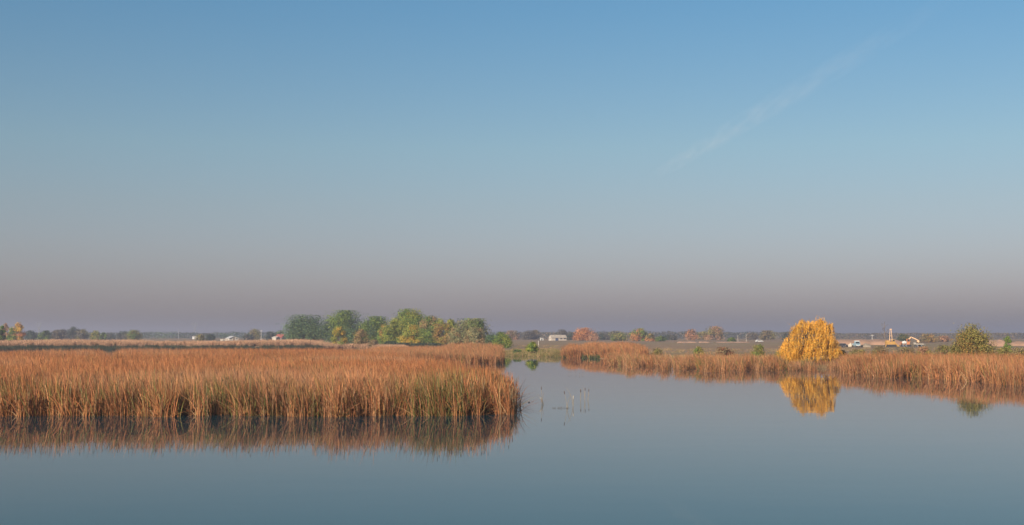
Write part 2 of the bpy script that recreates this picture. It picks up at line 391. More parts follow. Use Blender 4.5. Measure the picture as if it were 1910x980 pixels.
# --- the big foreground bed
fr = PX([(-260, 74), (0, 73.5), (120, 73), (240, 74), (330, 73), (420, 73.8), (520, 73.2), (640, 72.8), (720, 73.8), (830, 73), (900, 74), (945, 75.5),
         (953, 80), (951, 88), (940, 96), (890, 112), (820, 135), (770, 165), (735, 200), (700, 232), (560, 238), (420, 236), (300, 232), (226, 226), (222, 178), (210, 140), (198, 176), (186, 222), (100, 212), (-60, 205), (-180, 150)])
x, y = fill(fr, 1.15)
ed = edge_dist(fr, x, y, 0, 12)                 # distance from the open-water edge
jag = 1.1 + 1.3 * wob(x, y * 0, 2.3) + .9 * wob(x, y*0, .9, 3)
k_ = (ed > jag * .8) | (RNG.random(len(x)) < .10)
gapn = wob(x * 1.0, y * .3, 1.25, 5)
k_ &= ~((ed < 2.6) & (gapn > .5) & (RNG.random(len(x)) < .6))
k_ &= ~((wob(x, y, .55, 9) > .45) & (ed < 4) & (RNG.random(len(x)) < .6))
k_ &= ~((ed > 6) & (RNG.random(len(x)) < .25 + .3 * wob(x, y, 2.2, 8)))
x, y, ed = x[k_], y[k_], ed[k_]
# extra straggling stems along the edge
ex = RNG.uniform(wx(-250, 73), wx(950, 73), 170); ey = np.interp(ex, [p[0] for p in fr[:12]], [p[1] for p in fr[:12]]) + RNG.uniform(-.4, 2.4, 170)
ex[:15] = [wx(q, 82) for q in RNG.uniform(925, 952, 15)]; ey[:15] = RNG.uniform(74, 94, 15); ex[:15] *= ey[:15] / 82
x = np.concatenate([x, ex]); y = np.concatenate([y, ey]); ed = np.concatenate([ed, np.full(170, .5)])
n = len(x); u = x / y * F * CP + 955
idxs = np.where(ed < 2.4, RNG.integers(7, 11, n), RNG.integers(0, 7, n))
green = np.clip(.03 + .10 * (wob(x, y, 4.0, 1.2) + .1) + .02 * np.exp(-ed / 4), 0, .9)
green += .42 * np.exp(-((u - 815) / 62)**2) * np.exp(-(ed / 5.0)**2) + .14 * np.exp(-((u - 470) / 120)**2) * np.exp(-(ed / 4.5)**2)
green += .35 * ((RNG.random(n) < .07) & (ed < 6))
tanv = np.clip(.05 + .5 * (wob(x, y, 7, 4) - .1), 0, .4)
zf = 1.05 + .15 * np.exp(-(ed / 7)**2) - .38 * np.exp(-(ed / 1.5)**2) * RNG.random(n) + .09 * wob(x, y, 9.0, .6) + .07 * wob(x, y, 2.4, 3)
zf *= np.where(u > 905, 1 - .10 * np.clip((u - 905) / 40, 0, 1), 1)
scatter('reed_bed', 'broad rust-brown reed bed filling the left foreground water', 'reeds', REEDS, np.stack([x, y, np.zeros(n)], 1),
        scl3(n, .9, 1.08, zf), idxs, np.stack([green, tanv, np.zeros(n)], 1), lay=.035)

# --- the second bed behind it
b2 = PX([(690, 214), (760, 206), (800, 203.5), (860, 203), (915, 203), (946, 206), (950, 222), (945, 262), (880, 290), (800, 305), (735, 300), (690, 262)])
x, y = fill(b2, .75); ed = edge_dist(b2, x, y, 0, 7)
k_ = (ed > 1.2 + 1.6 * wob(x, y*0, 3.0)); x, y, ed = x[k_], y[k_], ed[k_]; n = len(x)
u = x / y * F * CP + 955
zf = 1.0 + .10 * wob(x, y, 6.0, 2) + .30 * np.clip((u - 825) / 20, 0, 1) * np.clip((y - 225) / 20, 0, 1)
scatter('reed_bed', 'orange reed bed across the narrow channel below the round trees', 'reeds', REEDS, np.stack([x, y, np.zeros(n)], 1),
        scl3(n, .95, 1.1, zf), RNG.integers(0, 7, n), np.stack([np.full(n, .07) + .35 * (RNG.random(n) < .06), RNG.uniform(0, .35, n), np.zeros(n)], 1), lay=.03)

# --- tall rounded reed stand on the far bank
b3 = PX([(1052, 259), (1075, 256), (1100, 254), (1140, 247), (1185, 232), (1200, 226), (1204, 240), (1190, 262), (1150, 276), (1100, 280), (1062, 278)])
x, y = fill(b3, 1.1); u = x / y * F * CP + 955
k_ = ~((np.abs(u - 1083) < 5) & (RNG.random(len(x)) < .7)); x, y, u = x[k_], y[k_], u[k_]; n = len(x)
zf = .76 + .30 * np.sqrt(np.clip(1 - ((u - 1067) / 17)**2, 0, 1)) + .43 * np.sqrt(np.clip(1 - ((u - 1112) / 27)**2, 0, 1)) * (u < 1134) + .43 * np.sqrt(np.clip(1 - ((u - 1165) / 38)**2, 0, 1)) * (u >= 1134) + .06 * wob(x, y, 2.0, 2)
low = edge_dist(b3, x, y, 0, 5)
scatter('reed_bed', 'tall domed orange reed stand with green feet on the far bank', 'reeds', REEDS, np.stack([x, y, np.maximum(height(x, y), 0)], 1),
        scl3(n, .95, 1.08, zf), RNG.integers(0, 7, n), np.stack([.06 + .0 * x, .05 + .15 * RNG.random(n), np.zeros(n)], 1), lay=.08)
# green growth in its foot
x, y = fill(PX([(1054, 258), (1100, 253), (1140, 246), (1190, 230), (1200, 232), (1190, 240), (1140, 252), (1100, 258), (1058, 262)]), .9)
n = len(x); scatter('sedge', 'green sedge at the foot of the tall domed reed stand', 'sedge', SEDGE, np.stack([x, y, np.maximum(height(x, y), 0)], 1),
        scl3(n, .9, 1.5), RNG.integers(0, 4, n), np.stack([RNG.uniform(.25, .6, n), np.zeros(n), np.zeros(n)], 1))

# --- thin reed belt standing in the water between the domed stand and the willow
b4 = PX([(1125, 198), (1160, 184), (1195, 172), (1240, 164), (1290, 156), (1340, 157), (1400, 162), (1450, 165), (1530, 164), (1580, 158), (1590, 176), (1500, 184), (1420, 190), (1330, 197), (1250, 205), (1200, 218), (1150, 236)])
x, y = fill(b4, 1.0); ed = edge_dist(b4, x, y, 0, 9); u = x / y * F * CP + 955
dn = .55 + .5 * wob(x, y, 2.6, 7); dn *= np.clip(ed / 8, .22, 1); dn *= np.where((u > 1205) & (u < 1262) & (ed > 6), .45, 1); dn *= np.where((u > 1458) & (u < 1556), .4, .40)
k_ = RNG.random(len(x)) < dn; x, y, ed, u = x[k_], y[k_], ed[k_], u[k_]; n = len(x)
zf = .95 + .14 * wob(x, y, 5, 1) - .06 * np.exp(-ed / 4) - np.where((u > 1458) & (u < 1556), .30, 0)
green = .08 + .45 * (RNG.random(n) < .10) + .3 * (np.abs(u - 1455) < 9)
scatter('reed_bed', 'sparse orange reed belt standing in water left of the golden willow', 'reeds', REEDS, np.stack([x, y, np.zeros(n)], 1),
        scl3(n, .9, 1.1, zf), np.where((RNG.random(n) < .35) | (ed < 7), RNG.integers(7, 11, n), RNG.integers(0, 7, n)), np.stack([green, RNG.uniform(.0, .3, n), np.zeros(n)], 1), lay=.03)

# --- right bed
b5 = PX([(1572, 152), (1600, 144), (1640, 138), (1700, 133), (1750, 128), (1800, 124), (1850, 120), (1900, 116), (2060, 107), (2300, 104), (2300, 145), (2000, 152), (1880, 158), (1760, 164), (1660, 168), (1585, 172)])
x, y = fill(b5, 1.15); ed = edge_dist(b5, x, y, 0, 9); u = x / y * F * CP + 955
dn = np.where(ed < 6, .26 + .55 * wob(x, y, 1.5, 2), .85) ; k_ = RNG.random(len(x)) < dn
gp = wob(x, y * .4, 1.5, 4.4); k_ &= ~((gp > .33) & (ed < 7) & (RNG.random(len(x)) < .85))
x, y, ed, u = x[k_], y[k_], ed[k_], u[k_]; n = len(x)
zf = 1.10 + .12 * wob(x, y, 5, 3) + .10 * wob(x, y, 1.7, 5) - .06 * np.exp(-ed / 3)
green = .05 + .3 * (wob(x, y, 1.1, 6) > .5) * (ed < 8) + .3 * (RNG.random(n) < .06)
scatter('reed_bed', 'dense orange-brown reed bed along the right shore', 'reeds', REEDS, np.stack([x, y, np.zeros(n)], 1),
        scl3(n, .92, 1.1, zf), np.where(ed < 3.5, RNG.integers(7, 11, n), RNG.integers(0, 7, n)), np.stack([green, RNG.uniform(.0, .22, n), np.zeros(n)], 1), lay=.03)

# --- dike on the left: dark sedge on its face, pale dry reeds along its crown
def along_shore(u0, u1, n, dlo, dhi):
    uu = np.sort(RNG.uniform(u0, u1, n)); D = np.interp((uu - 955) / F / CP, SU, SD) + RNG.uniform(dlo, dhi, n)
    return (uu - 955) / F / CP * D, D, uu
x, y, u = along_shore(-330, 611, 1900, -1.2, 2.6); n = len(x)
scatter('sedge', 'dark green sedge hanging over the water edge of the left dike', 'sedge', SEDGE, np.stack([x, y, np.maximum(height(x, y), -.05)], 1),
        scl3(n, .9, 1.5), RNG.integers(0, 4, n), np.stack([np.full(n, .02), np.zeros(n), np.zeros(n)], 1), lay=.15)
x, y, u = along_shore(-330, 612, 3600, 3.2, 34); k_ = RNG.random(len(x)) < np.clip(.75 + .6 * wob(x, y, 9, 3), .15, 1); x, y, u = x[k_], y[k_], u[k_]; n = len(x)
zf = .95 + .3 * wob(x, y * .5, 11, 1) + .15 * wob(x, y, 3, 5)
scatter('dry_reeds', 'pale dry reeds along the crown of the left dike', 'reeds', DRYREED, np.stack([x, y, height(x, y)], 1),
        scl3(n, .85, 1.15, zf), RNG.integers(0, 5, n), np.stack([np.full(n, .04), np.full(n, .1), np.zeros(n)], 1), lay=.06)
# --- shore under the trees and the low grassy bank in the middle
x, y, u = along_shore(614, 760, 420, .3, 7); n = len(x)
scatter('dry_reeds', 'low straw-coloured reeds on the bank below the round trees', 'reeds', DRYREED, np.stack([x, y, height(x, y)], 1),
        scl3(n, .6, 1.1), RNG.integers(0, 5, n), np.stack([np.full(n, .08), np.full(n, .1), np.zeros(n)], 1), lay=.06)
x, y, u = along_shore(940, 1062, 2200, -.6, 24); n = len(x)
tall = np.where((u > 1005) & (u < 1040) & (RNG.random(n) < .5), 2.2, 1) * np.where((u > 956) & (u < 982), 1.8, 1)
scatter('bank_grass', 'green grass and weeds on the low bank in the middle', 'grass', GRASS, np.stack([x, y, np.maximum(height(x, y), 0)], 1),
        scl3(n, 1.0, 1.7, tall), RNG.integers(0, 4, n), np.stack([RNG.uniform(.2, .75, n), np.zeros(n), np.zeros(n)], 1), lay=.1)
x, y, u = along_shore(1195, 2250, 2600, -1.0, 26); n = len(x)
scatter('bank_grass', 'rough dry grass behind the right-hand reeds', 'grass', GRASS, np.stack([x, y, np.maximum(height(x, y), 0)], 1),
        scl3(n, 1.0, 2.2), RNG.integers(0, 4, n), np.stack([RNG.uniform(.05, .4, n), np.full(n, .2), np.zeros(n)], 1), lay=.1)
x, y, u = along_shore(960, 2150, 3000, 12, 190); k_ = RNG.random(len(x)) < np.clip(.4 + .9 * wob(x, y, 26, 2), 0, 1); x, y = x[k_], y[k_]; n = len(x)
scatter('field_weeds', 'scattered brown weeds over the flat field on the right', 'weeds', GRASS, np.stack([x, y, height(x, y)], 1),
        scl3(n, .7, 1.5), RNG.integers(0, 4, n), np.stack([RNG.uniform(.0, .45, n), RNG.uniform(0, .5, n), np.zeros(n)], 1), lay=.1)

# ------------------------------------------------------------------ trees
PAL = {
 'blue':   [(0.060, 0.108, 0.060), (0.083, 0.128, 0.063), (0.048, 0.090, 0.060), (0.112, 0.150, 0.068)],
 'green':  [(0.093, 0.155, 0.034), (0.132, 0.186, 0.039), (0.070, 0.121, 0.031), (0.178, 0.217, 0.046)],
 'lime':   [(0.160, 0.196, 0.035), (0.217, 0.232, 0.041), (0.116, 0.160, 0.032), (0.290, 0.254, 0.051)],
 'yellow': [(0.338, 0.247, 0.039), (0.416, 0.273, 0.046), (0.234, 0.208, 0.039), (0.468, 0.286, 0.052)],
 'ochre':  [(0.300, 0.174, 0.060), (0.360, 0.210, 0.066), (0.228, 0.144, 0.054), (0.180, 0.156, 0.048)],
 'silver': [(0.182, 0.189, 0.101), (0.223, 0.216, 0.121), (0.135, 0.155, 0.074), (0.270, 0.230, 0.135)],
 'fawn':   [(0.276, 0.178, 0.098), (0.333, 0.213, 0.115), (0.207, 0.144, 0.081), (0.172, 0.161, 0.069)],
 'olive':  [(0.162, 0.155, 0.054), (0.209, 0.182, 0.061), (0.115, 0.121, 0.043), (0.257, 0.203, 0.068)],
 'orange': [(0.448, 0.185, 0.078), (0.493, 0.224, 0.095), (0.370, 0.146, 0.067), (0.336, 0.190, 0.067)],
 'pink':   [(0.330, 0.176, 0.121), (0.374, 0.209, 0.143), (0.264, 0.143, 0.099), (0.242, 0.165, 0.099)],
 'dark':   [(0.036, 0.058, 0.038), (0.050, 0.072, 0.043), (0.029, 0.048, 0.036)],
 'grey':   [(0.094, 0.086, 0.077), (0.116, 0.105, 0.094), (0.077, 0.073, 0.068)],
 'brown':  [(0.176, 0.127, 0.083), (0.220, 0.154, 0.099), (0.143, 0.110, 0.077), (0.132, 0.127, 0.066)],
 'maroon': [(0.180, 0.066, 0.048), (0.216, 0.090, 0.060), (0.144, 0.084, 0.054)],
}
def leaf_quads(P, size, rng, cols, nrm=None, aspect=1.4):
    n = len(P); q = rng.normal(0, 1, (n, 3)); q /= np.linalg.norm(q, axis=1)[:, None]
    if nrm is not None: q = q * .75 + nrm; q /= np.linalg.norm(q, axis=1)[:, None]      # leaves face outward from their bough
    a = rng.normal(0, 1, (n, 3)); a -= q * (a * q).sum(1)[:, None]; a /= np.linalg.norm(a, axis=1)[:, None]; b = np.cross(q, a)
    s = (rng.uniform(.6, 1.3, n) * size / 2)[:, None]
    V = np.stack([P - a*s*aspect, P + b*s*.62 - a*s*.15, P + a*s*aspect, P - b*s*.62 + a*s*.15], 1).reshape(-1, 3)
    Fq = np.arange(4 * n).reshape(n, 4); return V, Fq, np.repeat(np.concatenate([cols, np.ones((n, 1))], 1), 4, 0)
def tree(name, label, u, D, vtop, wpx, pal, n=2600, leaf=.34, bottom=.08, group=None, cat='tree', seed=None, lean=0.0, pal2=None, mix2=.25, tall=1.0, lobes=None, skew=0.0, base_z=None, cover=1.0):
    rng = np.random.default_rng(seed if seed is not None else int(u * 7 + D))
    X = wx(u, D); zg = hz(X, D) if base_z is None else base_z
    H = max(wz(vtop, D, u) - zg, .6); W = wpx * pxm(D)
    root = empty(name, (X, D, zg)); tag(root, label, cat, group)
    nl = lobes or int(rng.integers(15, 21))
    # lobes fill an egg-shaped envelope
    zc = rng.uniform(bottom + .12, .86, nl) ; zc[0] = .86; zc[1] = bottom + .18
    prof = np.sqrt(np.clip(1 - ((zc - .38) / .52)**2, .03, 1))
    ang = rng.random(nl) * 6.283; rr = np.sqrt(rng.random(nl)) * .42 * W * prof
    cx = rr * np.cos(ang) + lean * H * zc; cy = rr * np.sin(ang) * .8; cz = zc * H
    # keep both flanks filled out
    cx[2] = -.34 * W; cz[2] = .38 * H; cx[3] = .34 * W; cz[3] = .40 * H; cx[4] = -.27 * W; cz[4] = .2 * H; cx[5] = .27 * W; cz[5] = .2 * H; cx[6] = -.2 * W; cz[6] = .66 * H; cx[7] = .2 * W; cz[7] = .66 * H; cx[8] = lean * H
    lr = rng.uniform(.16, .26, nl) * W; lr = np.minimum(lr, .26 * H + .05 * W) * np.where(zc > .7, .8, 1)
    cz = np.clip(cz, bottom * H + lr * .7, H - lr * 1.0)
    k1 = nl * 26; li = rng.integers(0, nl, k1); d = rng.normal(0, 1, (k1, 3)); d /= np.linalg.norm(d, axis=1)[:, None]
    rad = lr[li] * rng.uniform(.45, 1.12, k1)
    sc = np.stack([cx[li] + d[:, 0]*rad, cy[li] + d[:, 1]*rad, cz[li] + d[:, 2]*rad*.9*tall], 1)
    n = int(n * cover * 4.6); leaf *= .92; si = rng.integers(0, k1, n)
    sp = (.085 * W + .05)
    P = sc[si] + rng.normal(0, 1, (n, 3)) * sp * rng.uniform(.4, 1.0, (n, 1))
    # stray twigs above the outline
    st = rng.random(n) < .035; P[st] += rng.normal(0, 1, (st.sum(), 3)) * sp * 1.1
    P[:, 2] = np.maximum(P[:, 2], bottom * H * .6 + rng.random(n) * .4); P[:, 2] = np.where(P[:, 2] > H * 1.02, H * (1.02 - .12 * rng.random(n)), P[:, 2]); P[:, 0] += skew * P[:, 2]
    base = np.array(PAL[pal]); c = base[rng.integers(0, len(base), n)]
    lsh = rng.uniform(.82, 1.18, nl)[li][si][:, None]; csh = rng.uniform(.8, 1.2, k1)[si][:, None]
    if pal2:
        b2_ = np.array(PAL[pal2]); l2 = (rng.random(nl) < mix2)[li][si] | (rng.random(n) < mix2 * .25)
        c = np.where(l2[:, None], b2_[rng.integers(0, len(b2_), n)], c)
    c = c * lsh * csh * rng.uniform(.9, 1.1, (n, 1)) * np.array([1.22, 1.18, 1.0])
    nr = P - np.stack([cx, cy, cz], 1)[li][si] * np.array([.8, .8, 1]) + np.array([0, 0, .1 * W]); nr /= np.linalg.norm(nr, axis=1)[:, None] + 1e-6
    v, f, cc = leaf_quads(P, leaf, rng, c, nr)
    t = MB(); r0 = max(.05, .022 * H + .01 * W)
    top = Vector((lean * H * .6 + skew * H * .6, 0, H * .62))
    t.tube([(0, 0, -.2), (lean*H*.15, 0, H*.18), (lean*H*.35 + skew*H*.3, .05, H*.4), tuple(top)], [r0*1.25, r0, r0*.7, r0*.3], 7)
    for i in range(min(nl, 9)):
        z0 = H * rng.uniform(.12, .45); s0 = Vector(((lean*.8 + skew*.8) * z0, 0, z0)); e0 = Vector((cx[i] + skew*cz[i], cy[i], cz[i]))
        mid = s0.lerp(e0, .5) + Vector((0, 0, .06 * H)); t.tube([s0, mid, e0], [r0*.5, r0*.33, r0*.1], 5)
    t.build('trunk', M_BARK, root, True)
    link('crown', np_mesh('crown', v, [f], cc), M_LEAF, root)
    return root
GC = 'trees in the round grove behind the reeds'
T = tree
T('grove_tree', 'broad blue-green tree at the left end of the grove', 572, 545, 588, 84, 'blue', 4200, .5, .02, GC)
T('grove_tree', 'tall blue-green tree behind the small yellow bush', 641, 520, 580, 88, 'blue', 4600, .48, .02, GC, pal2='green', mix2=.3)
T('grove_tree', 'mid-green tree in the dip right of the leaning fawn shrub', 697, 480, 591, 66, 'green', 3900, .42, .02, GC, pal2='blue', mix2=.3)
T('grove_tree', 'tallest bright green tree at the middle of the grove', 765, 462, 577, 72, 'green', 5200, .42, .04, GC, pal2='lime', mix2=.35)
T('grove_tree', 'yellow-green tree in front of the tallest grove tree on its left', 737, 446, 594, 46, 'lime', 3000, .38, .03, GC, pal2='green', mix2=.35)
T('grove_tree', 'narrow orange-tinged tree left of the yellow-green one', 715, 452, 603, 20, 'ochre', 1100, .34, .05, GC, pal2='green', mix2=.4)
T('grove_tree', 'low golden tree in front of the tallest grove tree', 768, 436, 607, 36, 'yellow', 2100, .34, .03, GC, pal2='lime', mix2=.4)
T('grove_tree', 'green tree with a fawn left flank right of the tallest', 803, 450, 589, 44, 'green', 2900, .38, .04, GC, pal2='fawn', mix2=.3)
T('grove_tree', 'narrow ochre and lime tree left of the silvery willow', 824, 436, 594, 32, 'ochre', 2000, .34, .04, GC, pal2='lime', mix2=.5)
T('grove_tree', 'lime tree pressed against the silvery willow', 840, 452, 592, 26, 'lime', 1600, .36, .04, GC)
T('grove_tree', 'rounded silvery willow at the right end of the grove', 876, 436, 595, 72, 'silver', 4600, .38, .03, GC, pal2='green', mix2=.25)
T('grove_tree', 'small grey-fawn willow in front of the silvery one', 886, 402, 611, 40, 'silver', 2000, .33, .03, GC, pal2='fawn', mix2=.4)
T('grove_tree', 'short silvery tree at the foot of the lime tree', 848, 405, 612, 26, 'fawn', 1300, .33, .03, GC, pal2='silver', mix2=.5)
T('shrub', 'small bright yellow bush at the left dike end', 632, 437, 610, 26, 'yellow', 1500, .32, .02, cat='shrub', pal2='lime', mix2=.35, tall=1.2)
T('shrub', 'fawn feathery shrub leaning right beside the yellow bush', 672, 436, 614, 27, 'fawn', 1400, .32, .02, cat='shrub', pal2='olive', mix2=.3, skew=.10)
T('shrub', 'little fawn bush at the water below the grove', 697, 430, 634, 18, 'fawn', 500, .3, .0, cat='shrub', pal2='brown', mix2=.5)
for i, (uu, dd, vt, wp) in enumerate(((728, 434, 637, 26), (752, 428, 640, 30), (782, 424, 641, 34), (812, 420, 641, 26), (838, 410, 641, 22))):  # dark foliage added to stand in for the shade under the grove crowns
    T('shrub', 'dark bush added as shade below the grove, ' + ('leftmost of five', 'second of five from the left', 'middle one of five', 'fourth of five from the left', 'rightmost of five')[i], uu, dd, vt, wp, 'dark', 700, .34, .0, 'dark bushes added as shade below the grove', 'shrub', seed=300 + i)
T('shrub', 'dense green bush right of the grove above the reeds', 936, 372, 620, 34, 'green', 1900, .3, .02, cat='shrub', pal2='lime', mix2=.25)
T('shrub', 'blue-green bush between the silvery willow and the dense green bush', 916, 400, 625, 24, 'blue', 1000, .32, .02, cat='shrub')
T('shrub', 'small yellow-green bush with a bare stem on the middle bank', 993, 281, 638, 21, 'lime', 700, .24, .30, cat='shrub', pal2='green', mix2=.4)
T('shrub', 'dark green bush touching the water by the reed tip', 965, 284, 653, 16, 'green', 420, .24, .0, cat='shrub', pal2='dark', mix2=.3)
# right side, near
T('tree', 'round olive tree above the right-hand reeds', 1810, 168, 604, 72, 'olive', 3400, .17, .02, cat='tree', pal2='ochre', mix2=.35)
T('shrub', 'dark maroon twiggy bush left of the willow behind the reeds', 1352, 214, 648, 34, 'maroon', 700, .18, .0, cat='shrub', pal2='brown', mix2=.4)
T('shrub', 'small green bush behind the thin reed belt', 1304, 222, 647, 18, 'green', 500, .18, .0, cat='shrub', pal2='olive', mix2=.4)
T('shrub', 'pale green bush close to the left of the willow', 1414, 224, 643, 24, 'olive', 600, .18, .0, cat='shrub', pal2='green', mix2=.4)
T('shrub', 'faint green bush behind the reeds beside the domed stand', 1226, 236, 648, 18, 'brown', 300, .2, .0, cat='shrub', pal2='olive', mix2=.5)
T('shrub', 'grey-brown bush tucked against the right of the willow', 1567, 190, 654, 26, 'grey', 700, .15, .0, cat='shrub', pal2='olive', mix2=.3)
T('shrub', 'leafy green bush below the left fringe of the willow', 1452, 184, 657, 26, 'green', 900, .16, .0, cat='shrub', pal2='olive', mix2=.3)
T('shrub', 'brown twiggy bush behind the reeds below the yellow rig', 1640, 214, 646, 32, 'brown', 700, .17, .0, cat='shrub', pal2='olive', mix2=.3)
T('shrub', 'small green upright bush right of the olive tree', 1880, 250, 625, 15, 'green', 500, .2, .0, cat='shrub', pal2='olive', mix2=.3, tall=1.3)
for i, (uu, dd, vt, wp, pl) in enumerate(((1690, 212, 648, 34, 'brown'), (1722, 214, 647, 30, 'pink'), (1757, 205, 644, 30, 'brown'), (1782, 190, 645, 26, 'brown'), (1846, 186, 645, 34, 'brown'), (1872, 180, 648, 30, 'olive'), (1900, 176, 648, 34, 'brown'), (1600, 215, 652, 28, 'brown'), (1935, 176, 646, 34, 'olive'))):
    T('shrub', ('low brown scrub right of the twiggy bush behind the reeds', 'pinkish low scrub halfway between rig and olive tree', 'brown scrub bush a little left of the olive tree', 'brown scrub touching the left foot of the olive tree', 'brown scrub touching the right foot of the olive tree', 'olive scrub below the right-hand soil heap', 'brown scrub at the right picture edge behind the reeds', 'low brown scrub right of the willow below the blue truck', 'olive scrub cut by the right picture edge')[i], uu, dd, vt, wp, pl, 620, .18, .0, 'scrub behind the right-hand reeds', 'shrub', seed=400 + i, pal2='olive', mix2=.3)
# far trees, centre and right
far = [
 (1090, 800, 612, 42, 'orange', None, 'round orange tree standing right of the barn', 1500),
 (1108, 790, 622, 18, 'pink', None, 'small faded orange tree touching the round orange one', 500),
 (1192, 740, 613, 32, 'orange', 'green', 'orange tree with a green heart above the domed reed stand', 1200),
 (1213, 735, 623, 18, 'orange', 'olive', 'little orange tree right of the green-hearted one', 500),
 (1232, 720, 627, 18, 'dark', 'green', 'low dark green tree right of the little orange tree', 450),
 (1155, 760, 622, 30, 'olive', 'green', 'low olive tree rising behind the domed reed stand', 700),
 (1150, 900, 618, 30, 'grey', 'olive', 'grey tree between the two orange trees', 600),
 (1250, 860, 625, 24, 'dark', 'grey', 'low bluish tree left of the first soil bank', 500),
 (1290, 860, 614, 24, 'orange', 'pink', 'orange tree on thin trunks behind the first soil bank', 700),
 (1332, 850, 609, 36, 'pink', 'olive', 'faded pink-brown tree, tallest left of the willow', 1000),
 (1310, 900, 619, 20, 'fawn', 'olive', 'small fawn tree between the orange and pink-brown trees', 450),
 (1365, 620, 630, 15, 'dark', 'green', 'dark green bush standing before the pale posts', 350),
 (1432, 880, 617, 28, 'brown', 'olive', 'brown tree left of the willow crown', 700),
 (1402, 960, 621, 24, 'grey', 'brown', 'grey-brown tree behind the pale posts', 450),
 (1468, 900, 620, 22, 'dark', 'grey', 'dark tree half hidden by the left of the willow', 400),
 (955, 900, 617, 26, 'pink', 'brown', 'pinkish tree behind the dense green bush', 700),
 (985, 950, 617, 24, 'grey', None, 'grey leafless-looking tree left of the white shed', 500),
 (998, 960, 616, 20, 'grey', 'brown', 'grey tree just behind the white shed', 450),
 (1050, 930, 615, 24, 'grey', None, 'thin grey tree behind the barn roof', 420),
 (1068, 900, 620, 20, 'dark', 'grey', 'blue-grey tree between barn and orange tree', 420),
 (1126, 900, 622, 22, 'dark', 'grey', 'blue-grey tree right of the small faded orange tree', 420),
 (1684, 640, 624, 24, 'dark', 'olive', 'dark bushy tree behind the white tank', 600),
 (1730, 600, 624, 30, 'ochre', 'brown', 'ochre tree right of the orange excavator', 700),
 (1758, 640, 627, 24, 'brown', 'pink', 'brown bushy tree left of the olive tree', 500),
 # left
 (2, 412, 606, 14, 'green', 'dark', 'dark green tree cut by the left picture edge', 700),
 (9, 640, 603, 20, 'pink', 'fawn', 'pinkish tree at the left picture edge', 700),
 (33, 600, 602, 24, 'yellow', 'orange', 'golden tree, brightest at the far left', 1000),
 (22, 590, 610, 16, 'lime', 'green', 'green-yellow tree leaning on the golden tree', 500),
 (57, 880, 617, 24, 'dark', None, 'blue-green tree right of the golden tree', 500),
 (84, 740, 617, 26, 'dark', 'green', 'dark green tree below the left pylon', 700),
 (107, 820, 616, 24, 'grey', 'brown', 'brownish-grey tree right of the left pylon', 600),
 (118, 860, 614, 22, 'grey', None, 'plain grey tree next to the brownish-grey one', 500),
 (137, 880, 610, 24, 'grey', 'dark', 'tall slate-grey tree, highest of the left row', 700),
 (154, 840, 614, 22, 'olive', 'grey', 'olive-grey tree right of the slate-grey one', 500),
 (178, 800, 617, 20, 'olive', 'lime', 'yellow-green tree near the end of the left row', 550),
 (192, 780, 620, 13, 'dark', 'green', 'narrow dark green tree ending the left row', 350),
 (229, 900, 618, 24, 'grey', 'dark', 'grey tree standing alone right of the left row', 500),
 (251, 800, 616, 28, 'olive', 'green', 'pale olive tree left of the right-hand pylon', 700),
 (205, 980, 622, 20, 'dark', 'grey', 'low blue tree in the gap right of the left row', 350),
 (373, 780, 624, 16, 'olive', 'brown', 'small olive bush below the right-hand pylon', 350),
 (393, 820, 624, 18, 'dark', None, 'low dark bush left of the white gabled hall', 350),
 (463, 840, 623, 20, 'dark', 'grey', 'low dark bush right of the white gabled hall', 350),
 (476, 900, 614, 24, 'olive', 'brown', 'pale yellowish tree left of the thin pole', 500),
 (505, 860, 619, 22, 'dark', 'grey', 'bluish tree right of the thin pole', 450),
 (522, 840, 616, 20, 'dark', 'green', 'blue-green tree behind the red roof', 450),
]
for (uu, dd, vt, wp, p1, p2, lb, nn) in far:
    T('far_tree', lb, uu, dd, vt, wp, p1, nn, .30 * dd / 500 + .12, .02, 'trees on the far plain', pal2=p2, mix2=.4)

# bare tree beside the mast
def bare_tree(label, u, D, vtop, wpx):
    X = wx(u, D); zg = hz(X, D); H = wz(vtop, D) - zg; W = wpx * pxm(D); rng = random.Random(5)
    root = empty('bare_tree', (X, D, zg)); tag(root, label, 'tree')
    t = MB(); t.tube([(0, 0, -.2), (.1, 0, H*.3), (-.05, 0, H*.62), (.12, 0, H*.97)], [.2, .15, .1, .03], 7); t.build('trunk', M_BARK, root, True)
    c = MB()
    def br(p, d, l, r, dep):
        q = p + d * l; c.tube([p, p.lerp(q, .5) + Vector((0, 0, .04*l)), q], [r, r*.7, r*.35], 4, False)
        if dep:
            for _ in range(3):
                nd = (d + Vector((rng.gauss(0, .5), rng.gauss(0, .5), rng.gauss(.15, .35)))).normalized(); br(p.lerp(q, rng.uniform(.45, 1)), nd, l * rng.uniform(.5, .7), r * .5, dep - 1)
    for i in range(13):
        z0 = H * (.25 + .68 * i / 13); a = rng.random() * 6.28
        br(Vector((.05, 0, z0)), Vector((math.cos(a), math.sin(a), .75)).normalized(), W * .42 * (1.15 - .6 * i / 13), .06, 2)
    c.build('crown', M_BARK, root)
bare_tree('slender leafless tree beside the yellow rig mast', 1650, 470, 600, 18)

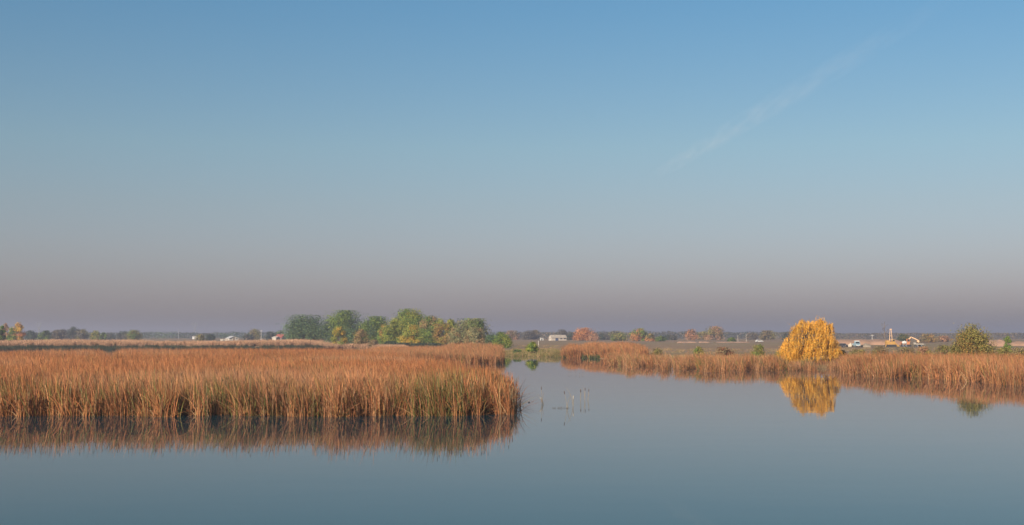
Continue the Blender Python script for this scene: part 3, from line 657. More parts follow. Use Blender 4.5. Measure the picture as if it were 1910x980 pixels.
# ---- golden weeping willow
def willow():
    D = 183.0; u = 1507; X = wx(u, D); zg = max(hz(X, D), .15); rng = np.random.default_rng(42)
    H = wz(596, D) - zg; W = 116 * pxm(D)
    root = empty('weeping_willow', (X, D, zg)); tag(root, 'golden weeping willow leaning over the reeds at the waterline', 'tree')
    t = MB(); t.tube([(.5, 0, -.4), (.45, 0, .6), (.25, .1, 1.7), (.3, 0, H*.5), (.5, 0, H*.72)], [.34, .28, .22, .15, .06], 8)
    P, A, Cc = [], [], []
    pal = np.array([(.68, .335, .036), (.76, .405, .055), (.60, .275, .03), (.82, .53, .12), (.48, .25, .04), (.38, .27, .05)])
    OX = np.array([1452, 1461, 1469, 1481, 1497, 1512, 1526, 1539, 1549, 1557, 1563]) ; OV = np.array([668, 650, 631, 613, 601, 595, 593, 597, 609, 628, 652])
    ox = (OX - u) * pxm(D); oz = (626.5 - OV) * pxm(D) + CAM_H - zg        # outline of the crown
    def top(x_, y_):
        hw = (ox[-1] - ox[0]) * .46; q = min(1.0, abs(y_) / hw)
        return float(np.interp(x_ * (1 + .25 * q * q), ox, oz)) * (1 - .55 * q**2.6)
    boughs = []; sx_ = np.linspace(ox[0] * .84, ox[-1] * .88, 11)
    for i in range(64):                        # boughs at several heights, each a hanging curtain of strands
        ex = sx_[i % 11] + rng.normal(0, .25); ey = rng.uniform(-1, 1) * 3.0 * math.sqrt(max(.05, 1 - (ex / 4.7)**2))
        if i < 22: ey = rng.uniform(-1.2, .8)
        if i >= 40: ey = -abs(ey)
        hgt = rng.uniform(.88, 1.02) if i < 22 else rng.uniform(.52, .88) if i < 42 else rng.uniform(.34, .72)
        ez = max(top(ex, ey) * hgt - .1, 1.3); boughs.append((ex, ey, ez))
        s0 = Vector((.3, 0, min(H * rng.uniform(.22, .55), ez * .85))); e0 = Vector((ex, ey, ez)); mid = s0.lerp(e0, .55) + Vector((0, 0, .35))
        t.tube([s0, mid, e0], [.11, .06, .02], 6)
    t.build('trunk', M_BARK, root, True)
    G = []
    bsh = rng.uniform(.78, 1.15, 64); brad = rng.uniform(.40, .80, 64)
    for i in range(3000):
        bi = rng.integers(0, 64); bc = np.array(boughs[bi]); th = rng.random() * 6.283; rr = math.sqrt(rng.random()) * brad[bi]
        b = bc + np.array([rr * math.cos(th), rr * math.sin(th), (.34 if bi < 22 else .2) * (1 - (rr / brad[bi])**2) - .55 * (rr / brad[bi])**2 + rng.normal(0, .07)])
        if i % 6 == 0:
            ex = rng.uniform(ox[0], ox[-1]); ey = rng.uniform(-1, 1) * 3.6 * math.sqrt(max(.04, 1 - (ex / 4.7)**2)); b = np.array([ex, ey, top(ex, ey) * (1.0 - .75 * rng.random()**1.3)])
        b[2] = max(b[2], .9)
        low = .05 + .8 * rng.random()**1.4 + max(0, abs(b[0] + .2) - 2.6) * .8     # the skirt draws in at both flanks
        ln = rng.uniform(.35, 1.0) * (1.1 + .9 * ((bi * 7) % 5) / 4); ln = max(.3, min(ln, b[2] - low))
        od = np.array([math.cos(th), math.sin(th)]) * (.3 + rr / brad[bi])
        k = int(6 + ln * 11); tt = np.clip(np.linspace(0, 1, k) + rng.normal(0, .02, k), 0, 1)
        sw = rng.uniform(.05, .30); arch = .18 * np.sin(np.minimum(tt * 5, 3.14)) * rng.uniform(.2, 1)
        pts = np.stack([b[0] + od[0]*sw*np.sqrt(tt) - .06*tt*ln, b[1] + od[1]*sw*np.sqrt(tt), b[2] + arch - ln*tt], 1) + rng.normal(0, .04, (k, 3))
        c = pal[rng.choice(6, k, p=[.28, .26, .18, .12, .10, .06])] * rng.uniform(.7, 1.2) * bsh[bi]
        nv = np.array([od[0], od[1], .35]); P.append(pts); Cc.append(c); G.append(np.repeat(nv[None], k, 0))
        if i % 14 == 0:            # loose sprays that break the outline
            e = rng.normal(0, 1, 3) * np.array([.3, .3, .1]); P.append(b + np.linspace(0, 1, 5)[:, None] * (e + np.array([od[0]*.35, od[1]*.35, .38])) + rng.normal(0, .03, (5, 3))); Cc.append(pal[rng.integers(0, 4, 5)]); G.append(np.repeat(nv[None], 5, 0))
    P = np.concatenate(P); Cc = np.concatenate(Cc); G = np.concatenate(G); n = len(P)
    a = rng.normal(0, .28, (n, 3)); a[:, 2] = -1; a /= np.linalg.norm(a, axis=1)[:, None]
    q = G + rng.normal(0, .45, (n, 3)); b = np.cross(a, q); b /= np.linalg.norm(b, axis=1)[:, None] + 1e-6
    s = rng.uniform(.07, .14, n)[:, None]
    V = np.stack([P - a*s, P + b*.024, P + a*s, P - b*.024], 1).reshape(-1, 3)
    link('crown', np_mesh('crown', V, [np.arange(4*n).reshape(n, 4)], np.repeat(np.concatenate([Cc, np.ones((n, 1))], 1), 4, 0)), M_LEAF, root)
willow()

# ---- far wood along the horizon: one uncountable mass
rng = np.random.default_rng(77)
def far_wood(name, label, u0, u1, D0, D1, vt, amp, pals, n, leaf):
    uu = rng.uniform(u0, u1, n); D = rng.uniform(D0, D1, n); X = (uu - 955) / F / CP * D
    topv = vt + amp * (np.sin(uu/31+D/90) + .7*np.sin(uu/13.7+1+D/50) + .5*np.sin(uu/6.1+2) + .35 * np.sin(uu / 2.9 + D / 20)) / 2.5
    zt = CAM_H + D * (625 - topv) / F; zb = np.full(n, 1.0)
    z = zb + (zt - zb) * rng.random(n)**.8
    base = np.concatenate([PAL[p] for p in pals]); band = (np.sin(uu/23+1)+np.sin(uu/9+D/70)+2)/4
    ci = np.clip((band * len(base) + rng.normal(0, 2.0, n)).astype(int), 0, len(base)-1)
    v, f, cc = leaf_quads(np.stack([X, D, z], 1), leaf, rng, base[ci] * rng.uniform(.75, 1.2, (n, 1)))
    tag(link(name, np_mesh(name, v, [f], cc), M_LEAF), label, 'woodland', kind='stuff')
far_wood('far_woodland', 'hazy blue-grey line of woodland on the left horizon', -300, 960, 1150, 1500, 621, 3.0, ['grey', 'dark', 'blue'], 30000, 1.1)
far_wood('far_woodland', 'hazy grey-brown woodland strip on the middle horizon', 930, 1560, 1100, 1450, 620.5, 3.0, ['grey', 'dark', 'brown'], 22000, 1.1)
far_wood('far_woodland', 'even brown-grey woodland strip on the right horizon', 1540, 2300, 1050, 1400, 622, 1.2, ['grey', 'brown', 'grey'], 26000, 1.0)

# ------------------------------------------------------------------ buildings, pylons, poles
def at(u, D, dz=0.0):
    X = wx(u, D); return (X, D, hz(X, D) + dz)
def barn():
    D = 800; s = pxm(D); r = empty('barn', at(1040, D), .42); tag(r, 'long low barn with a pale roof and a cream gable end', 'barn')
    Lh, Wd, eh, rh = 5.2, 3.8, 1.8, 3.3
    wl = MB(); wl.box(-Lh, Lh, -Wd/2, Wd/2, -.3, eh)
    wall = wl.build('wall', M_CREAM, r)
    for sx in (-1, 1):
        g = MB(); x0 = sx * Lh; x1 = x0 - sx * .25
        g.add([(x0, -Wd/2, eh), (x0, Wd/2, eh), (x0, 0, rh), (x1, -Wd/2, eh), (x1, Wd/2, eh), (x1, 0, rh)], [(0, 1, 2), (3, 5, 4), (0, 3, 4, 1), (1, 4, 5, 2), (2, 5, 3, 0)]); g.build('gable', M_CREAM, r)
    for sy in (-1, 1):
        ro = MB(); e0 = Wd/2 + .35; z0 = eh - .14
        ro.add([(-Lh-.3, sy*e0, z0), (Lh+.3, sy*e0, z0), (Lh+.3, 0, rh+.06), (-Lh-.3, 0, rh+.06), (-Lh-.3, sy*e0, z0+.14), (Lh+.3, sy*e0, z0+.14), (Lh+.3, 0, rh+.2), (-Lh-.3, 0, rh+.2)],
               [(0,1,2,3), (7,6,5,4), (0,4,5,1), (1,5,6,2), (2,6,7,3), (3,7,4,0)]); ro.build('roof', M_GREYROOF, r)
    MB().box(-2.4, -.4, -Wd/2-.06, -Wd/2+.03, -.3, 1.75).build('door', M_NAVY, r)
    for x0 in (.8, 3.2):
        f = MB().box(x0, x0+1.6, -Wd/2-.05, -Wd/2+.03, .7, 1.6).build('window', M_WHITE, r); MB().box(x0+.1, x0+1.5, -Wd/2-.065, -Wd/2-.045, .8, 1.5).build('pane', M_GLASS, f)
    f = MB().box(-Lh-.05, -Lh+.03, -.5, .5, 1.0, 1.8).build('window', M_WHITE, r); MB().box(-Lh-.065, -Lh-.045, -.4, .4, 1.08, 1.72).build('pane', M_GLASS, f)
barn()
def gable_house(name, label, cat, u, D, Lh, Wd, eh, rh, wallm, roofm, rz, chimney=False):
    r = empty(name, at(u, D), rz); tag(r, label, cat)
    MB().prism([(-Wd/2, -.3), (Wd/2, -.3), (Wd/2, eh), (0, rh), (-Wd/2, eh)], -Lh, Lh).build('wall', wallm, r)
    rf = None
    for sx in (-1, 1):
        sl = (rh - eh) / (Wd/2); x0 = Wd/2 + .4; z0 = eh - .4 * sl + .03
        ro = MB().add([(sx*x0, -Lh-.4, z0), (sx*x0, Lh+.4, z0), (0, Lh+.4, rh+.03), (0, -Lh-.4, rh+.03), (sx*x0, -Lh-.4, z0+.16), (sx*x0, Lh+.4, z0+.16), (0, Lh+.4, rh+.19), (0, -Lh-.4, rh+.19)],
               [(0,1,2,3), (7,6,5,4), (0,4,5,1), (1,5,6,2), (2,6,7,3), (3,7,4,0)]); rf = ro.build('roof', roofm, r)
    if chimney: MB().box(.5, 1.1, -.3, .3, rh - .5, rh + .9).build('chimney', M_CREAM, rf)
    for x0 in (-Wd*.3, Wd*.3):
        f = MB().box(x0-.5, x0+.5, -Lh-.05, -Lh+.03, .8, 1.8).build('window', M_WHITE, r); MB().box(x0-.4, x0+.4, -Lh-.065, -Lh-.045, .9, 1.7).build('pane', M_GLASS, f)
    MB().box(-.45, .45, -Lh-.05, -Lh+.03, -.3, 1.9).build('door', M_BARK, r)
    return r
gable_house('house', 'small cream house with a steep red roof beside the grove', 'house', 524, 780, 2.9, 4.6, 1.9, 3.9, M_CREAM, M_REDROOF, .9, True)
gable_house('annex', 'low cream outbuilding left of the red-roofed house', 'house', 515, 752, 1.6, 3.2, 1.9, 2.5, M_CREAM, M_CREAM, .9)
gable_house('hall', 'white low gabled hall with a pale roof on the left plain', 'hall', 433, 800, 3.2, 6.0, 1.4, 2.6, M_CREAM, M_WHITE, .55)
def flat_shed(name, label, u, D, L_, W_, H_, m=M_WHITE):
    r = empty(name, at(u, D), .1); tag(r, label, 'shed')
    MB().box(-L_/2, L_/2, -W_/2, W_/2, -.3, H_).build('wall', m, r)
    MB().prism([(-L_/2-.2, H_), (L_/2+.2, H_+.0), (L_/2+.2, H_+.12), (-L_/2-.2, H_+.35)], -W_/2-.2, W_/2+.2).build('roof', m, r)
    MB().box(-.4, .4, -W_/2-.04, -W_/2+.03, -.3, H_*.85).build('door', M_GLASS, r)
flat_shed('shed', 'small white flat-roofed shed left of the barn', 1010.5, 830, 1.9, 1.6, 1.3)
flat_shed('shed', 'very low pale shed just left of the white gabled hall', 418, 770, 4.2, 2, .8, M_CREAM)
flat_shed('shed', 'long flat white shed roof under the right-hand pylon', 364, 1060, 4.4, 3, 2.0)

def pylon(label, u, D, vtop):
    X, Y, zg = at(u, D); H = wz(vtop, D) - zg; r = empty('pylon', (X, Y, zg), .2); tag(r, label, 'pylon', 'pylons far across the plain')
    b, wst = H*.075, H*.018; zw = H*.60
    for sx in (-1, 1):
        for sy in (-1, 1): MB().tube([(sx*b, sy*b, -.3), (sx*wst, sy*wst, zw)], H*.010, 5).build('leg', M_STEEL, r)
    br = MB()
    for i in range(7):
        z0, z1 = zw*i/7, zw*(i+1)/7; q0 = b + (wst-b)*i/7; q1 = b + (wst-b)*(i+1)/7
        for sx in (-1, 1):
            br.tube([(-q0*sx, -q0, z0), (q1*sx, -q1, z1)], H*.0035, 4); br.tube([(-q0*sx, q0, z0), (q1*sx, q1, z1)], H*.0035, 4)
            br.tube([(-q0, -q0*sx, z0), (-q1, q1*sx, z1)], H*.0035, 4); br.tube([(q0, -q0*sx, z0), (q1, q1*sx, z1)], H*.0035, 4)
    br.build('lattice', M_STEEL, r)
    hd = MB()                                  # open cat-head of the tower
    for sx in (-1, 1):
        hd.tube([(sx*wst, 0, zw), (sx*H*.105, 0, H*.80), (sx*H*.115, 0, H*.90), (sx*H*.05, 0, H)], H*.014, 5)
        hd.tube([(sx*wst*.2, 0, zw*1.02), (sx*H*.085, 0, H*.86)], H*.004, 4)
    hd.tube([(-H*.10, 0, H*.985), (H*.10, 0, H*.985)], H*.008, 5); hd.build('tower_head', M_STEEL, r)
    ca = MB(); ca.tube([(-H*.19, 0, H*.90), (H*.19, 0, H*.90)], H*.007, 5)
    ca.build('cross_arm', M_STEEL, r)
    for x0 in (-.18, 0, .18): MB().tube([(x0*H, 0, H*.90), (x0*H, 0, H*.845)], H*.005, 5).build('insulator', M_STEEL, r)
pylon('steel lattice pylon above the dark trees at far left', 72, 1300, 601)
pylon('steel lattice pylon standing right of the pale olive tree', 363, 1400, 602)
def pole(label, u, D, vtop, rad=.12, m=M_POLE, cat='pole', arm=True):
    X, Y, zg = at(u, D); H = wz(vtop, D) - zg; r = empty('utility_pole' if arm else 'marker_post', (X, Y, zg)); tag(r, label, cat)
    MB().tube([(0, 0, -.4), (0, 0, H)], [rad, rad*.65], 8).build('post', m, r)
    if arm: MB().box(-.7, .7, -.05, .05, H-.5, H-.38).build('crossbar', m, r)
    else: MB().box(-rad*1.25, rad*1.25, -rad*1.25, rad*1.25, H, H+.1).build('cap', m, r)
pole('thin pale utility pole left of the red-roofed house', 487, 720, 616, .14)
pole('faint utility pole on the skyline left of the right-hand pylon', 333, 1080, 615, .3, M_STEEL)
pole('thin utility pole behind the orange soil bank', 1627, 560, 624, .11)
pole('pale marker post, left of the two in the field', 1376.5, 660, 626, .11, M_CREAM, 'post', False)
pole('pale marker post, right of the two in the field', 1392, 660, 624, .11, M_CREAM, 'post', False)
pole('short pale post in the field below the barn', 1004.5, 420, 637, .09, M_POLE, 'post', False)

# ------------------------------------------------------------------ soil heaps on the digging site
def mound(name, label, u0, u1, D, vtop, depth, m, seed, flat=.5, cat='mound'):
    x0, x1 = wx(u0, D), wx(u1, D); cx = (x0+x1)/2; zg = hz(cx, D); H = wz(vtop, D) - zg; hl = (x1-x0)/2
    na_, nb_ = max(16, int(hl*2.2)), 14; V = []; rg = np.random.default_rng(seed)
    for j in range(nb_ + 1):
        for i in range(na_ + 1):
            a, b = 2*i/na_-1, 2*j/nb_-1; e = max(0, 1 - abs(a)**(2/flat) - abs(b)**2.2)
            h = e**.6 * (1 + .06*math.sin(i*.9+seed) + .05*math.sin(i*.37+j*.8) + rg.normal(0, .04))
            V.append((cx + a*hl, D + b*depth/2, zg - .25 + (H+.25)*h*.93))
    ix = np.arange((na_+1)*(nb_+1)).reshape(nb_+1, na_+1)
    q = np.stack([ix[:-1,:-1].ravel(), ix[:-1,1:].ravel(), ix[1:,1:].ravel(), ix[1:,:-1].ravel()], 1)
    tag(link(name, np_mesh(name, V, [q], smooth=True), m), label, cat)
mound('soil_bank', 'long bank of dug orange soil right of the willow', 1545, 1690, 470, 633.5, 16, M_SOIL, 3, .3)
mound('soil_bank', 'orange soil heap right of the olive tree', 1838, 1880, 420, 634, 12, M_SOIL, 5, .6)
mound('soil_bank', 'low orange soil heap at the right picture edge', 1880, 1930, 440, 637, 12, M_SOIL, 8, .5)
mound('soil_bank', 'first pale soil strip, left of the dark bushes on the field', 1262, 1302, 600, 637, 8, M_SOIL, 11, .25)
mound('soil_bank', 'second pale soil strip between two dark bushes', 1303, 1324, 600, 637, 8, M_SOIL, 12, .3)
mound('soil_bank', 'third pale soil strip below the pink-brown tree', 1334, 1402, 600, 637.5, 8, M_SOIL, 13, .25)
mound('spoil_heap', 'small grey-brown spoil heap before the orange bank', 1606, 1626, 392, 641, 5, M_SPOIL, 21, .8)

# ------------------------------------------------------------------ machines and vehicles on the site
def wheel(parent, x, y, z, r, wd=.25):
    o = MB().tube([(x, y-wd/2, z), (x, y+wd/2, z)], r, 14).build('wheel', M_DARK, parent)
    MB().tube([(x, y-wd/2-.015, z), (x, y+wd/2+.015, z)], r*.55, 12).build('rim', M_STEEL, o)
def tracks(r, L_, gauge, w_, h_):
    for s in (-1, 1):
        y0 = s*gauge/2; poly = []
        for i in range(7): a = math.pi/2 + math.pi*i/6; poly.append((-L_/2+h_/2 + h_/2*math.cos(a), h_/2 + h_/2*math.sin(a)))
        for i in range(7): a = -math.pi/2 + math.pi*i/6; poly.append((L_/2-h_/2 + h_/2*math.cos(a), h_/2 + h_/2*math.sin(a)))
        MB().prism(poly, y0-w_/2, y0+w_/2).build('track', M_DARK, r)
def arm(name, m, parent, p0, p1, w0, w1, th=.24):
    """tapered box-section arm in the xz plane"""
    a, b = Vector(p0), Vector(p1); d = (b-a).normalized(); q = Vector((-d.z, 0, d.x))
    return MB().prism([((a-q*w0)[0], (a-q*w0)[2]), ((b-q*w1)[0], (b-q*w1)[2]), ((b+q*w1)[0], (b+q*w1)[2]), ((a+q*w0)[0], (a+q*w0)[2])], a.y-th/2, a.y+th/2).build(name, m, parent)
def excavator(u, D):
    r = empty('excavator', at(u, D)); tag(r, 'orange excavator with its pale folded arm reaching right', 'excavator')
    tracks(r, 2.9, 1.7, .45, .65)
    MB().box(-1.3, .9, -1.0, 1.0, .72, 1.5).build('body', M_ORANGE, r)
    MB().prism([(-1.75, .8), (-1.3, .75), (-1.3, 1.6), (-1.65, 1.55)], -.95, .95).build('counterweight', M_ORANGE, r)
    c = MB().prism([(.0, 1.5), (1.05, 1.5), (1.0, 2.1), (.8, 2.5), (.05, 2.5)], -.95, -.1).build('cab', M_ORANGE, r)
    MB().prism([(.12, 1.65), (.92, 1.65), (.88, 2.1), (.72, 2.38), (.14, 2.38)], -.965, -.945).build('window', M_GLASS, c)
    arm('boom', M_PALEARM, r, (.75, .25, 1.35), (1.0, .25, 2.5), .16, .17); arm('boom', M_PALEARM, r, (1.0, .25, 2.45), (1.75, .25, 3.1), .17, .15)
    arm('stick', M_PALEARM, r, (1.6, .25, 3.12), (3.9, .25, 2.1), .15, .11)
    MB().tube([(1.1, .25, 2.75), (2.0, .25, 3.18)], .06, 6).build('hydraulic_cylinder', M_STEEL, r)
    MB().prism([(3.75, 2.1), (4.1, 2.05), (4.25, 1.6), (3.9, 1.3), (3.6, 1.55)], -.15, .65).build('bucket', M_PALEARM, r)
excavator(1690, 410)
def rig(u, D):
    r = empty('drilling_rig', at(u, D)); tag(r, 'yellow tracked rig with a tall twin-pole mast', 'drilling rig')
    tracks(r, 3.2, 1.8, .45, .7)
    MB().box(-1.5, 1.2, -.95, .95, .75, 1.55).build('body', M_YELLOW, r)
    MB().prism([(-1.5, 1.55), (-.4, 1.55), (-.5, 2.0), (-1.4, 2.0)], -.8, .8).build('engine_cover', M_YELLOW, r)
    c = MB().prism([(.25, 1.55), (1.2, 1.55), (1.1, 2.35), (.35, 2.35)], -.9, .0).build('cab', M_YELLOW, r)
    MB().prism([(.36, 1.7), (1.08, 1.7), (1.02, 2.24), (.44, 2.24)], -.915, -.895).build('window', M_GLASS, c)
    H = wz(614, D) - r.location.z
    MB().tube([(-.52, -.6, 1.3), (-.22, -.6, H-.15)], [.085, .07], 8).build('mast_pole', M_PALEARM, r)
    MB().tube([(.42, -.6, 1.3), (.14, -.6, H-.15)], [.085, .07], 8).build('mast_pole', M_PALEARM, r)
    MB().box(-.34, .26, -.75, -.45, H-.2, H+.02).build('mast_head', M_PALEARM, r)
    for z0 in (2.2, 3.4): MB().box(-.40, .32, -.64, -.56, z0, z0+.08).build('mast_brace', M_PALEARM, r)
    arm('outrigger', M_YELLOW, r, (-1.4, -.95, 1.2), (-1.9, -.95, .05), .13, .1); arm('outrigger', M_YELLOW, r, (1.2, -.95, 1.3), (2.2, -.95, .1), .13, .1)
    MB().prism([(1.3, .15), (2.5, .05), (2.5, .35), (1.9, .7), (1.3, .8)], -.9, .9).build('blade', M_YELLOW, r)
rig(1661, 400)
def tank(u, D):
    r = empty('water_tank', at(u, D)); tag(r, 'white rounded tank between the yellow rig and orange excavator', 'tank')
    k_ = 10; pts = []; rad = []
    for i in range(k_ + 1):
        t_ = -1 + 2*i/k_; pts.append((t_*.78, 0, 1.35)); rad.append(max(.06, .47*(1-abs(t_)**5)**.5))
    MB().tube(pts, rad, 18).build('tank_shell', M_WHITE, r, True)
    MB().tube([(0, 0, 1.78), (0, 0, 1.92)], .16, 10).build('hatch', M_WHITE, r)
    for x0 in (-.45, .45): MB().box(x0-.07, x0+.07, -.4, .4, 0.3, 1.0).build('cradle', M_STEEL, r)
    MB().box(-.8, .8, -.42, .42, .2, .3).build('skid', M_STEEL, r)
    for x0 in (-.5, .5): wheel(r, x0, -.36, .18, .2, .16); wheel(r, x0, .36, .18, .2, .16)
tank(1687, 402)
def trailer(u, D):
    r = empty('flatbed_trailer', at(u, D)); tag(r, 'pale flatbed trailer under the excavator arm', 'trailer')
    MB().box(-1.4, 1.2, -.9, .9, .8, 1.0).build('deck', M_CREAM, r)
    MB().box(-1.4, -1.3, -.9, .9, 1.0, 1.4).build('headboard', M_CREAM, r)
    MB().prism([(1.2, .8), (2.0, .62), (2.0, .72), (1.2, .95)], -.08, .08).build('drawbar', M_STEEL, r)
    for x0 in (-.8, .5): wheel(r, x0, -.8, .38, .38); wheel(r, x0, .8, .38, .38)
trailer(1714, 398)
def car(name, label, u, D, m, rz, sc=1.0):
    r = empty(name, at(u, D), rz); r.scale = (sc,)*3; tag(r, label, 'car')
    MB().prism([(-2.0, .35), (2.05, .35), (2.1, .7), (1.9, .86), (1.0, .95), (.45, 1.42), (-1.0, 1.46), (-1.85, .98), (-2.08, .85)], -.84, .84).build('body', m, r)
    for sy in (-1, 1):
        MB().prism([(.85, .97), (.38, 1.35), (-.9, 1.38), (-1.5, 1.0)], sy*.85-.012, sy*.85+.012).build('side_window', M_GLASS, r)
        for x0 in (-1.3, 1.35): wheel(r, x0, sy*.74, .32, .32, .22)
        MB().box(2.06, 2.11, sy*.62-.14, sy*.62+.14, .62, .76).build('headlight', M_WHITE, r)
    MB().add([(1.02, -.7, .97), (1.02, .7, .97), (.5, .66, 1.42), (.5, -.66, 1.42)], [(0, 1, 2, 3)]).build('windscreen', M_GLASS, r)
car('parked_car', 'charcoal car parked before the soil bank right of the willow', 1572.5, 392, M_GREYCAR, -1.1, .8)
car('parked_car', 'tiny white car far off on the field left of the willow', 1416, 640, M_WHITE, 0.2, .9)
def truck(u, D):
    r = empty('small_truck', at(u, D), -1.45); tag(r, 'pale blue small truck with a white roof before the soil bank', 'truck')
    MB().prism([(.2, .45), (1.5, .45), (1.5, 1.0), (1.25, 1.15), (.9, 1.75), (.2, 1.75)], -.72, .72).build('cab', M_BLUE, r)
    MB().prism([(.15, 1.75), (.9, 1.75), (.8, 1.98), (.25, 2.0)], -.66, .66).build('roof', M_WHITE, r)
    MB().box(-1.7, .15, -.75, .75, .5, 1.15).build('cargo_bed', M_BLUE, r)
    MB().add([(1.275, -.6, 1.15), (1.275, .6, 1.15), (.965, .56, 1.68), (.965, -.56, 1.68)], [(0, 1, 2, 3)]).build('windscreen', M_GLASS, r)
    for sy in (-1, 1):
        MB().box(1.49, 1.53, sy*.5-.13, sy*.5+.13, .7, .85).build('headlight', M_WHITE, r)
        for x0 in (-1.1, 1.0): wheel(r, x0, sy*.65, .32, .32, .2)
    MB().box(1.49, 1.54, -.7, .7, .42, .58).build('bumper', M_WHITE, r)
truck(1597, 390)
def sack(u, D, s, lab, rz):
    rg = random.Random(int(u*10)); k_ = MB(); pts = [(0, 0, .02), (0, 0, .2*s), (.03, 0, .55*s), (.02, .02, .85*s), (0, 0, .98*s), (.02, 0, 1.12*s)]
    k_.tube(pts, [.32*s, .43*s, .46*s, .36*s, .12*s, .17*s], 12); o = k_.build('bulk_sack', M_SACK, None, True)
    o.location = at(u, D); o.rotation_euler = (0, 0, rz); tag(o, lab, 'sack', 'sacks beside the pale blue truck')
sack(1583.5, 391, .85, 'cream bulk sack, leftmost of three beside the blue truck', .2)
sack(1586.5, 390, 1.15, 'cream bulk sack, tall middle one of three beside the truck', .8)
sack(1590.5, 391, .95, 'cream bulk sack standing closest to the blue truck', .5)

# ------------------------------------------------------------------ single cattails and litter in the open water
def cattail(u, vb, vh, label, heads_=1, leaves=(), lean=0.0, fluff=False, group='cattails in the open water'):
    D = F * CAM_H / (vb - 625); X = wx(u, D, vb); r = empty('cattail', (X, D, 0)); tag(r, label, 'cattail', group)
    H = (vb - vh) * pxm(D)
    MB().tube([(0, 0, -.25), (lean*H*.4, 0, H*.5), (lean*H, 0, H+.02)], [.011, .010, .007], 5).build('stalk', M_STALK, r)
    hl = .2 if H > .6 else .1
    MB().tube([(lean*(H-hl*1.05), 0, H-hl*1.05), (lean*(H-hl*.95), 0, H-hl*.95), (lean*(H-hl*.1), 0, H-hl*.1), (lean*H, 0, H-.0)], [.007, .021, .021, .007], 8).build('seed_head', M_FLUFF if fluff else M_HEAD, r, True)
    for (dx, lz, dr) in leaves:
        p = []; k_ = 7
        for i in range(k_):
            t_ = i/(k_-1); p.append(Vector((dx*t_**1.6, .02*t_, lz*t_ - dr*t_**3)))
        vs = []; fs = []
        for i, q in enumerate(p):
            hw = .014 * (1 - .85*(i/(k_-1))**2); vs += [q + Vector((-hw, -hw*.4, 0)), q + Vector((hw, hw*.4, 0))]
            if i: fs.append((2*i-2, 2*i-1, 2*i+1, 2*i))
        MB().add(vs, fs).build('leaf', M_STALK, r)
cattail(1011, 753, 721, 'lone cattail with a dark head nearest the big reed bed', leaves=((-.30, .75, .1), (.12, .8, .02)), lean=-.04)
cattail(1014, 754, 741, 'short pale cattail leaning beside the lone dark-headed one', leaves=((-.25, .5, 0),), lean=-.5, fluff=True)
cattail(1058, 761, 729, 'slanting cattail above the floating twigs', leaves=((.28, 1.1, .2),), lean=-.18)
cattail(1069, 757, 738, 'cattail with a long arched leaf and pale fluffy head', leaves=((-.55, 1.55, .25), (.05, .7, 0)), lean=.02, fluff=True)
cattail(1083, 747, 726, 'short dark cattail, leftmost of the close trio', leaves=((.05, .95, .02),))
cattail(1091, 746, 723, 'dark cattail in the middle of the close trio', leaves=((-.15, 1.1, .05),), lean=.02)
cattail(1096.5, 746, 725, 'leaning dark cattail, rightmost of the close trio', leaves=((.12, .6, .02),), lean=.10)
for i, (uu, vb, vh, ln) in enumerate(((953, 769, 726, .0), (957, 768, 713, -.02), (961.5, 768, 736, .02), (949, 771, 718, .03), (959, 766, 722, .05))):
    cattail(uu, vb, vh, 'thin dark-headed cattail at the right tip of the big reed bed', leaves=((.12 * (i - 2), 1.3 + .1 * i, .1), (-.1, 1.1, .05)), lean=ln, group='cattails at the tip of the big reed bed')
for i, (uu, vb) in enumerate(((1061, 698), (1065, 697.5), (1074, 698), (1081, 700), (1087, 699))):
    cattail(uu, vb, vb - 4.5, 'tiny dark stem poking from the far water before the domed stand', group='stems in the far water')
rg = random.Random(3)
tw = MB(); D = F * CAM_H / (761 - 625); X0 = wx(1046, D, 761)
for i in range(8):
    x0 = -.45 + .9*i/7 + rg.uniform(-.05, .05); tw.tube([(x0-.07, rg.uniform(-.06, .06), .0), (x0, 0, .03+rg.uniform(0, .04)), (x0+.07, rg.uniform(-.06, .06), .005)], [.006, .010, .005], 5)
    tw.tube([(x0, 0, .02), (x0+rg.uniform(-.05, .05), .02, rg.uniform(.06, .13))], [.008, .004], 5)
o = tw.build('floating_twigs', M_TWIG); o.location = (X0, D, 0); tag(o, 'short raft of dark twigs floating below the cattails', 'twigs')
for uu, vb, lb in ((971.5, 765.5, 'dark leaf scrap floating right of the reed tip'), (987, 750.5, 'tiny dark scrap floating left of the lone cattail')):
    D = F * CAM_H / (vb - 625); s_ = MB()
    s_.tube([(-.06, .03, .01), (0, 0, .03), (.05, -.05, .0)], [.01, .03, .008], 6); s_.tube([(0, 0, .02), (-.05, 0, .10)], [.015, .006], 5)
    o = s_.build('leaf_scrap', M_TWIG); o.location = (wx(uu, D, vb), D, 0); tag(o, lb, 'leaf scrap')

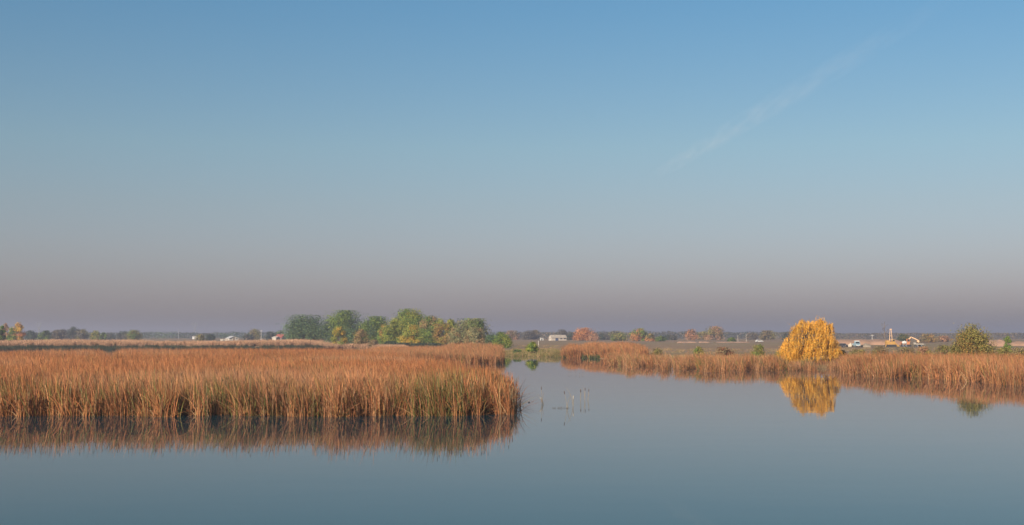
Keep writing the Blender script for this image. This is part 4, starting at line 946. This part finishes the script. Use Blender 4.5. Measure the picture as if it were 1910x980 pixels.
# ------------------------------------------------------------------ contrail and haze
def contrail():
    Z = 2500.0
    def pt(u, v):
        r = ray(u, v); t = (Z - CAM_H) / r[2]; return Vector((r[0]*t, r[1]*t, Z))
    a, b = pt(1215, 332), pt(1850, -48); d = b - a; Ln = d.length; n_ = 24; R = 185.0
    V, Fs = [], []
    for i in range(n_ + 1):
        t_ = i/n_; rr = R * (.55 + .45*math.sin(math.pi*min(1, t_*1.1)))
        for j in range(10): V.append((t_*Ln, rr*math.cos(j*.6283), rr*.7*math.sin(j*.6283)))
    for i in range(n_):
        for j in range(10): Fs.append((i*10+j, i*10+(j+1) % 10, (i+1)*10+(j+1) % 10, (i+1)*10+j))
    Fs += [tuple(reversed(range(10))), tuple(range(n_*10, n_*10+10))]
    me = bpy.data.meshes.new('contrail'); me.from_pydata(V, [], Fs); me.update()
    m, n = new_mat('contrail_ice'); k = n.links.new; o_ = n.nodes.new('ShaderNodeOutputMaterial'); pv = n.nodes.new('ShaderNodeVolumePrincipled')
    tc = n.nodes.new('ShaderNodeTexCoord'); sp_ = n.nodes.new('ShaderNodeSeparateXYZ'); k(tc.outputs['Object'], sp_.inputs[0])
    def mth(op, a_, b_=None, c_=None):
        q = n.nodes.new('ShaderNodeMath'); q.operation = op
        for i_, s_ in enumerate((a_, b_, c_)):
            if s_ is None: continue
            if isinstance(s_, (int, float)): q.inputs[i_].default_value = s_
            else: k(s_, q.inputs[i_])
        return q.outputs[0]
    yy = mth('DIVIDE', sp_.outputs[1], R); zz = mth('DIVIDE', sp_.outputs[2], R*.7); r2 = mth('MULTIPLY_ADD', yy, yy, mth('MULTIPLY', zz, zz))
    fall = mth('POWER', mth('MAXIMUM', mth('SUBTRACT', 1.0, r2), 0.0), 1.5)
    mp = n.nodes.new('ShaderNodeMapping'); mp.inputs['Scale'].default_value = (1/700, 1/75, 1/110); k(tc.outputs['Object'], mp.inputs[0])
    nz = n.nodes.new('ShaderNodeTexNoise'); nz.inputs['Scale'].default_value = 1; nz.inputs['Detail'].default_value = 4; k(mp.outputs[0], nz.inputs[0])
    pt_ = mth('MAXIMUM', mth('MULTIPLY_ADD', nz.outputs[0], 5.0, -2.0), 0.0)
    tx = mth('DIVIDE', sp_.outputs[0], Ln); en = mth('MULTIPLY', mth('MULTIPLY', tx, mth('SUBTRACT', 1.0, tx)), 4.0)
    den = mth('MULTIPLY', mth('MULTIPLY', mth('MULTIPLY', fall, pt_), en), 0.00020)
    k(den, pv.inputs['Density']); pv.inputs['Color'].default_value = (1, 1, 1, 1); pv.inputs['Anisotropy'].default_value = 0.0
    k(pv.outputs[0], o_.inputs['Volume'])
    o = link('contrail', me, m); ex = d.normalized(); ey = Vector((0, 0, 1)).cross(ex).normalized(); ez = ex.cross(ey)
    o.matrix_world = Matrix(((ex.x, ey.x, ez.x, a.x), (ex.y, ey.y, ez.y, a.y), (ex.z, ey.z, ez.z, a.z), (0, 0, 0, 1)))
    tag(o, 'faint dissolving vapour trail rising to the upper right of the sky', 'contrail')
contrail()
hm = MB().box(-6800, 6800, -400, 6800, -3.0, 36.0)
m, n = new_mat('autumn_haze'); o_ = n.nodes.new('ShaderNodeOutputMaterial'); pv = n.nodes.new('ShaderNodeVolumePrincipled')
pv.inputs['Color'].default_value = (0.74, 0.72, 0.84, 1); pv.inputs['Density'].default_value = 0.00042; pv.inputs['Anisotropy'].default_value = 0.35
n.links.new(pv.outputs[0], o_.inputs['Volume'])
tag(hm.build('haze', m), kind='stuff')
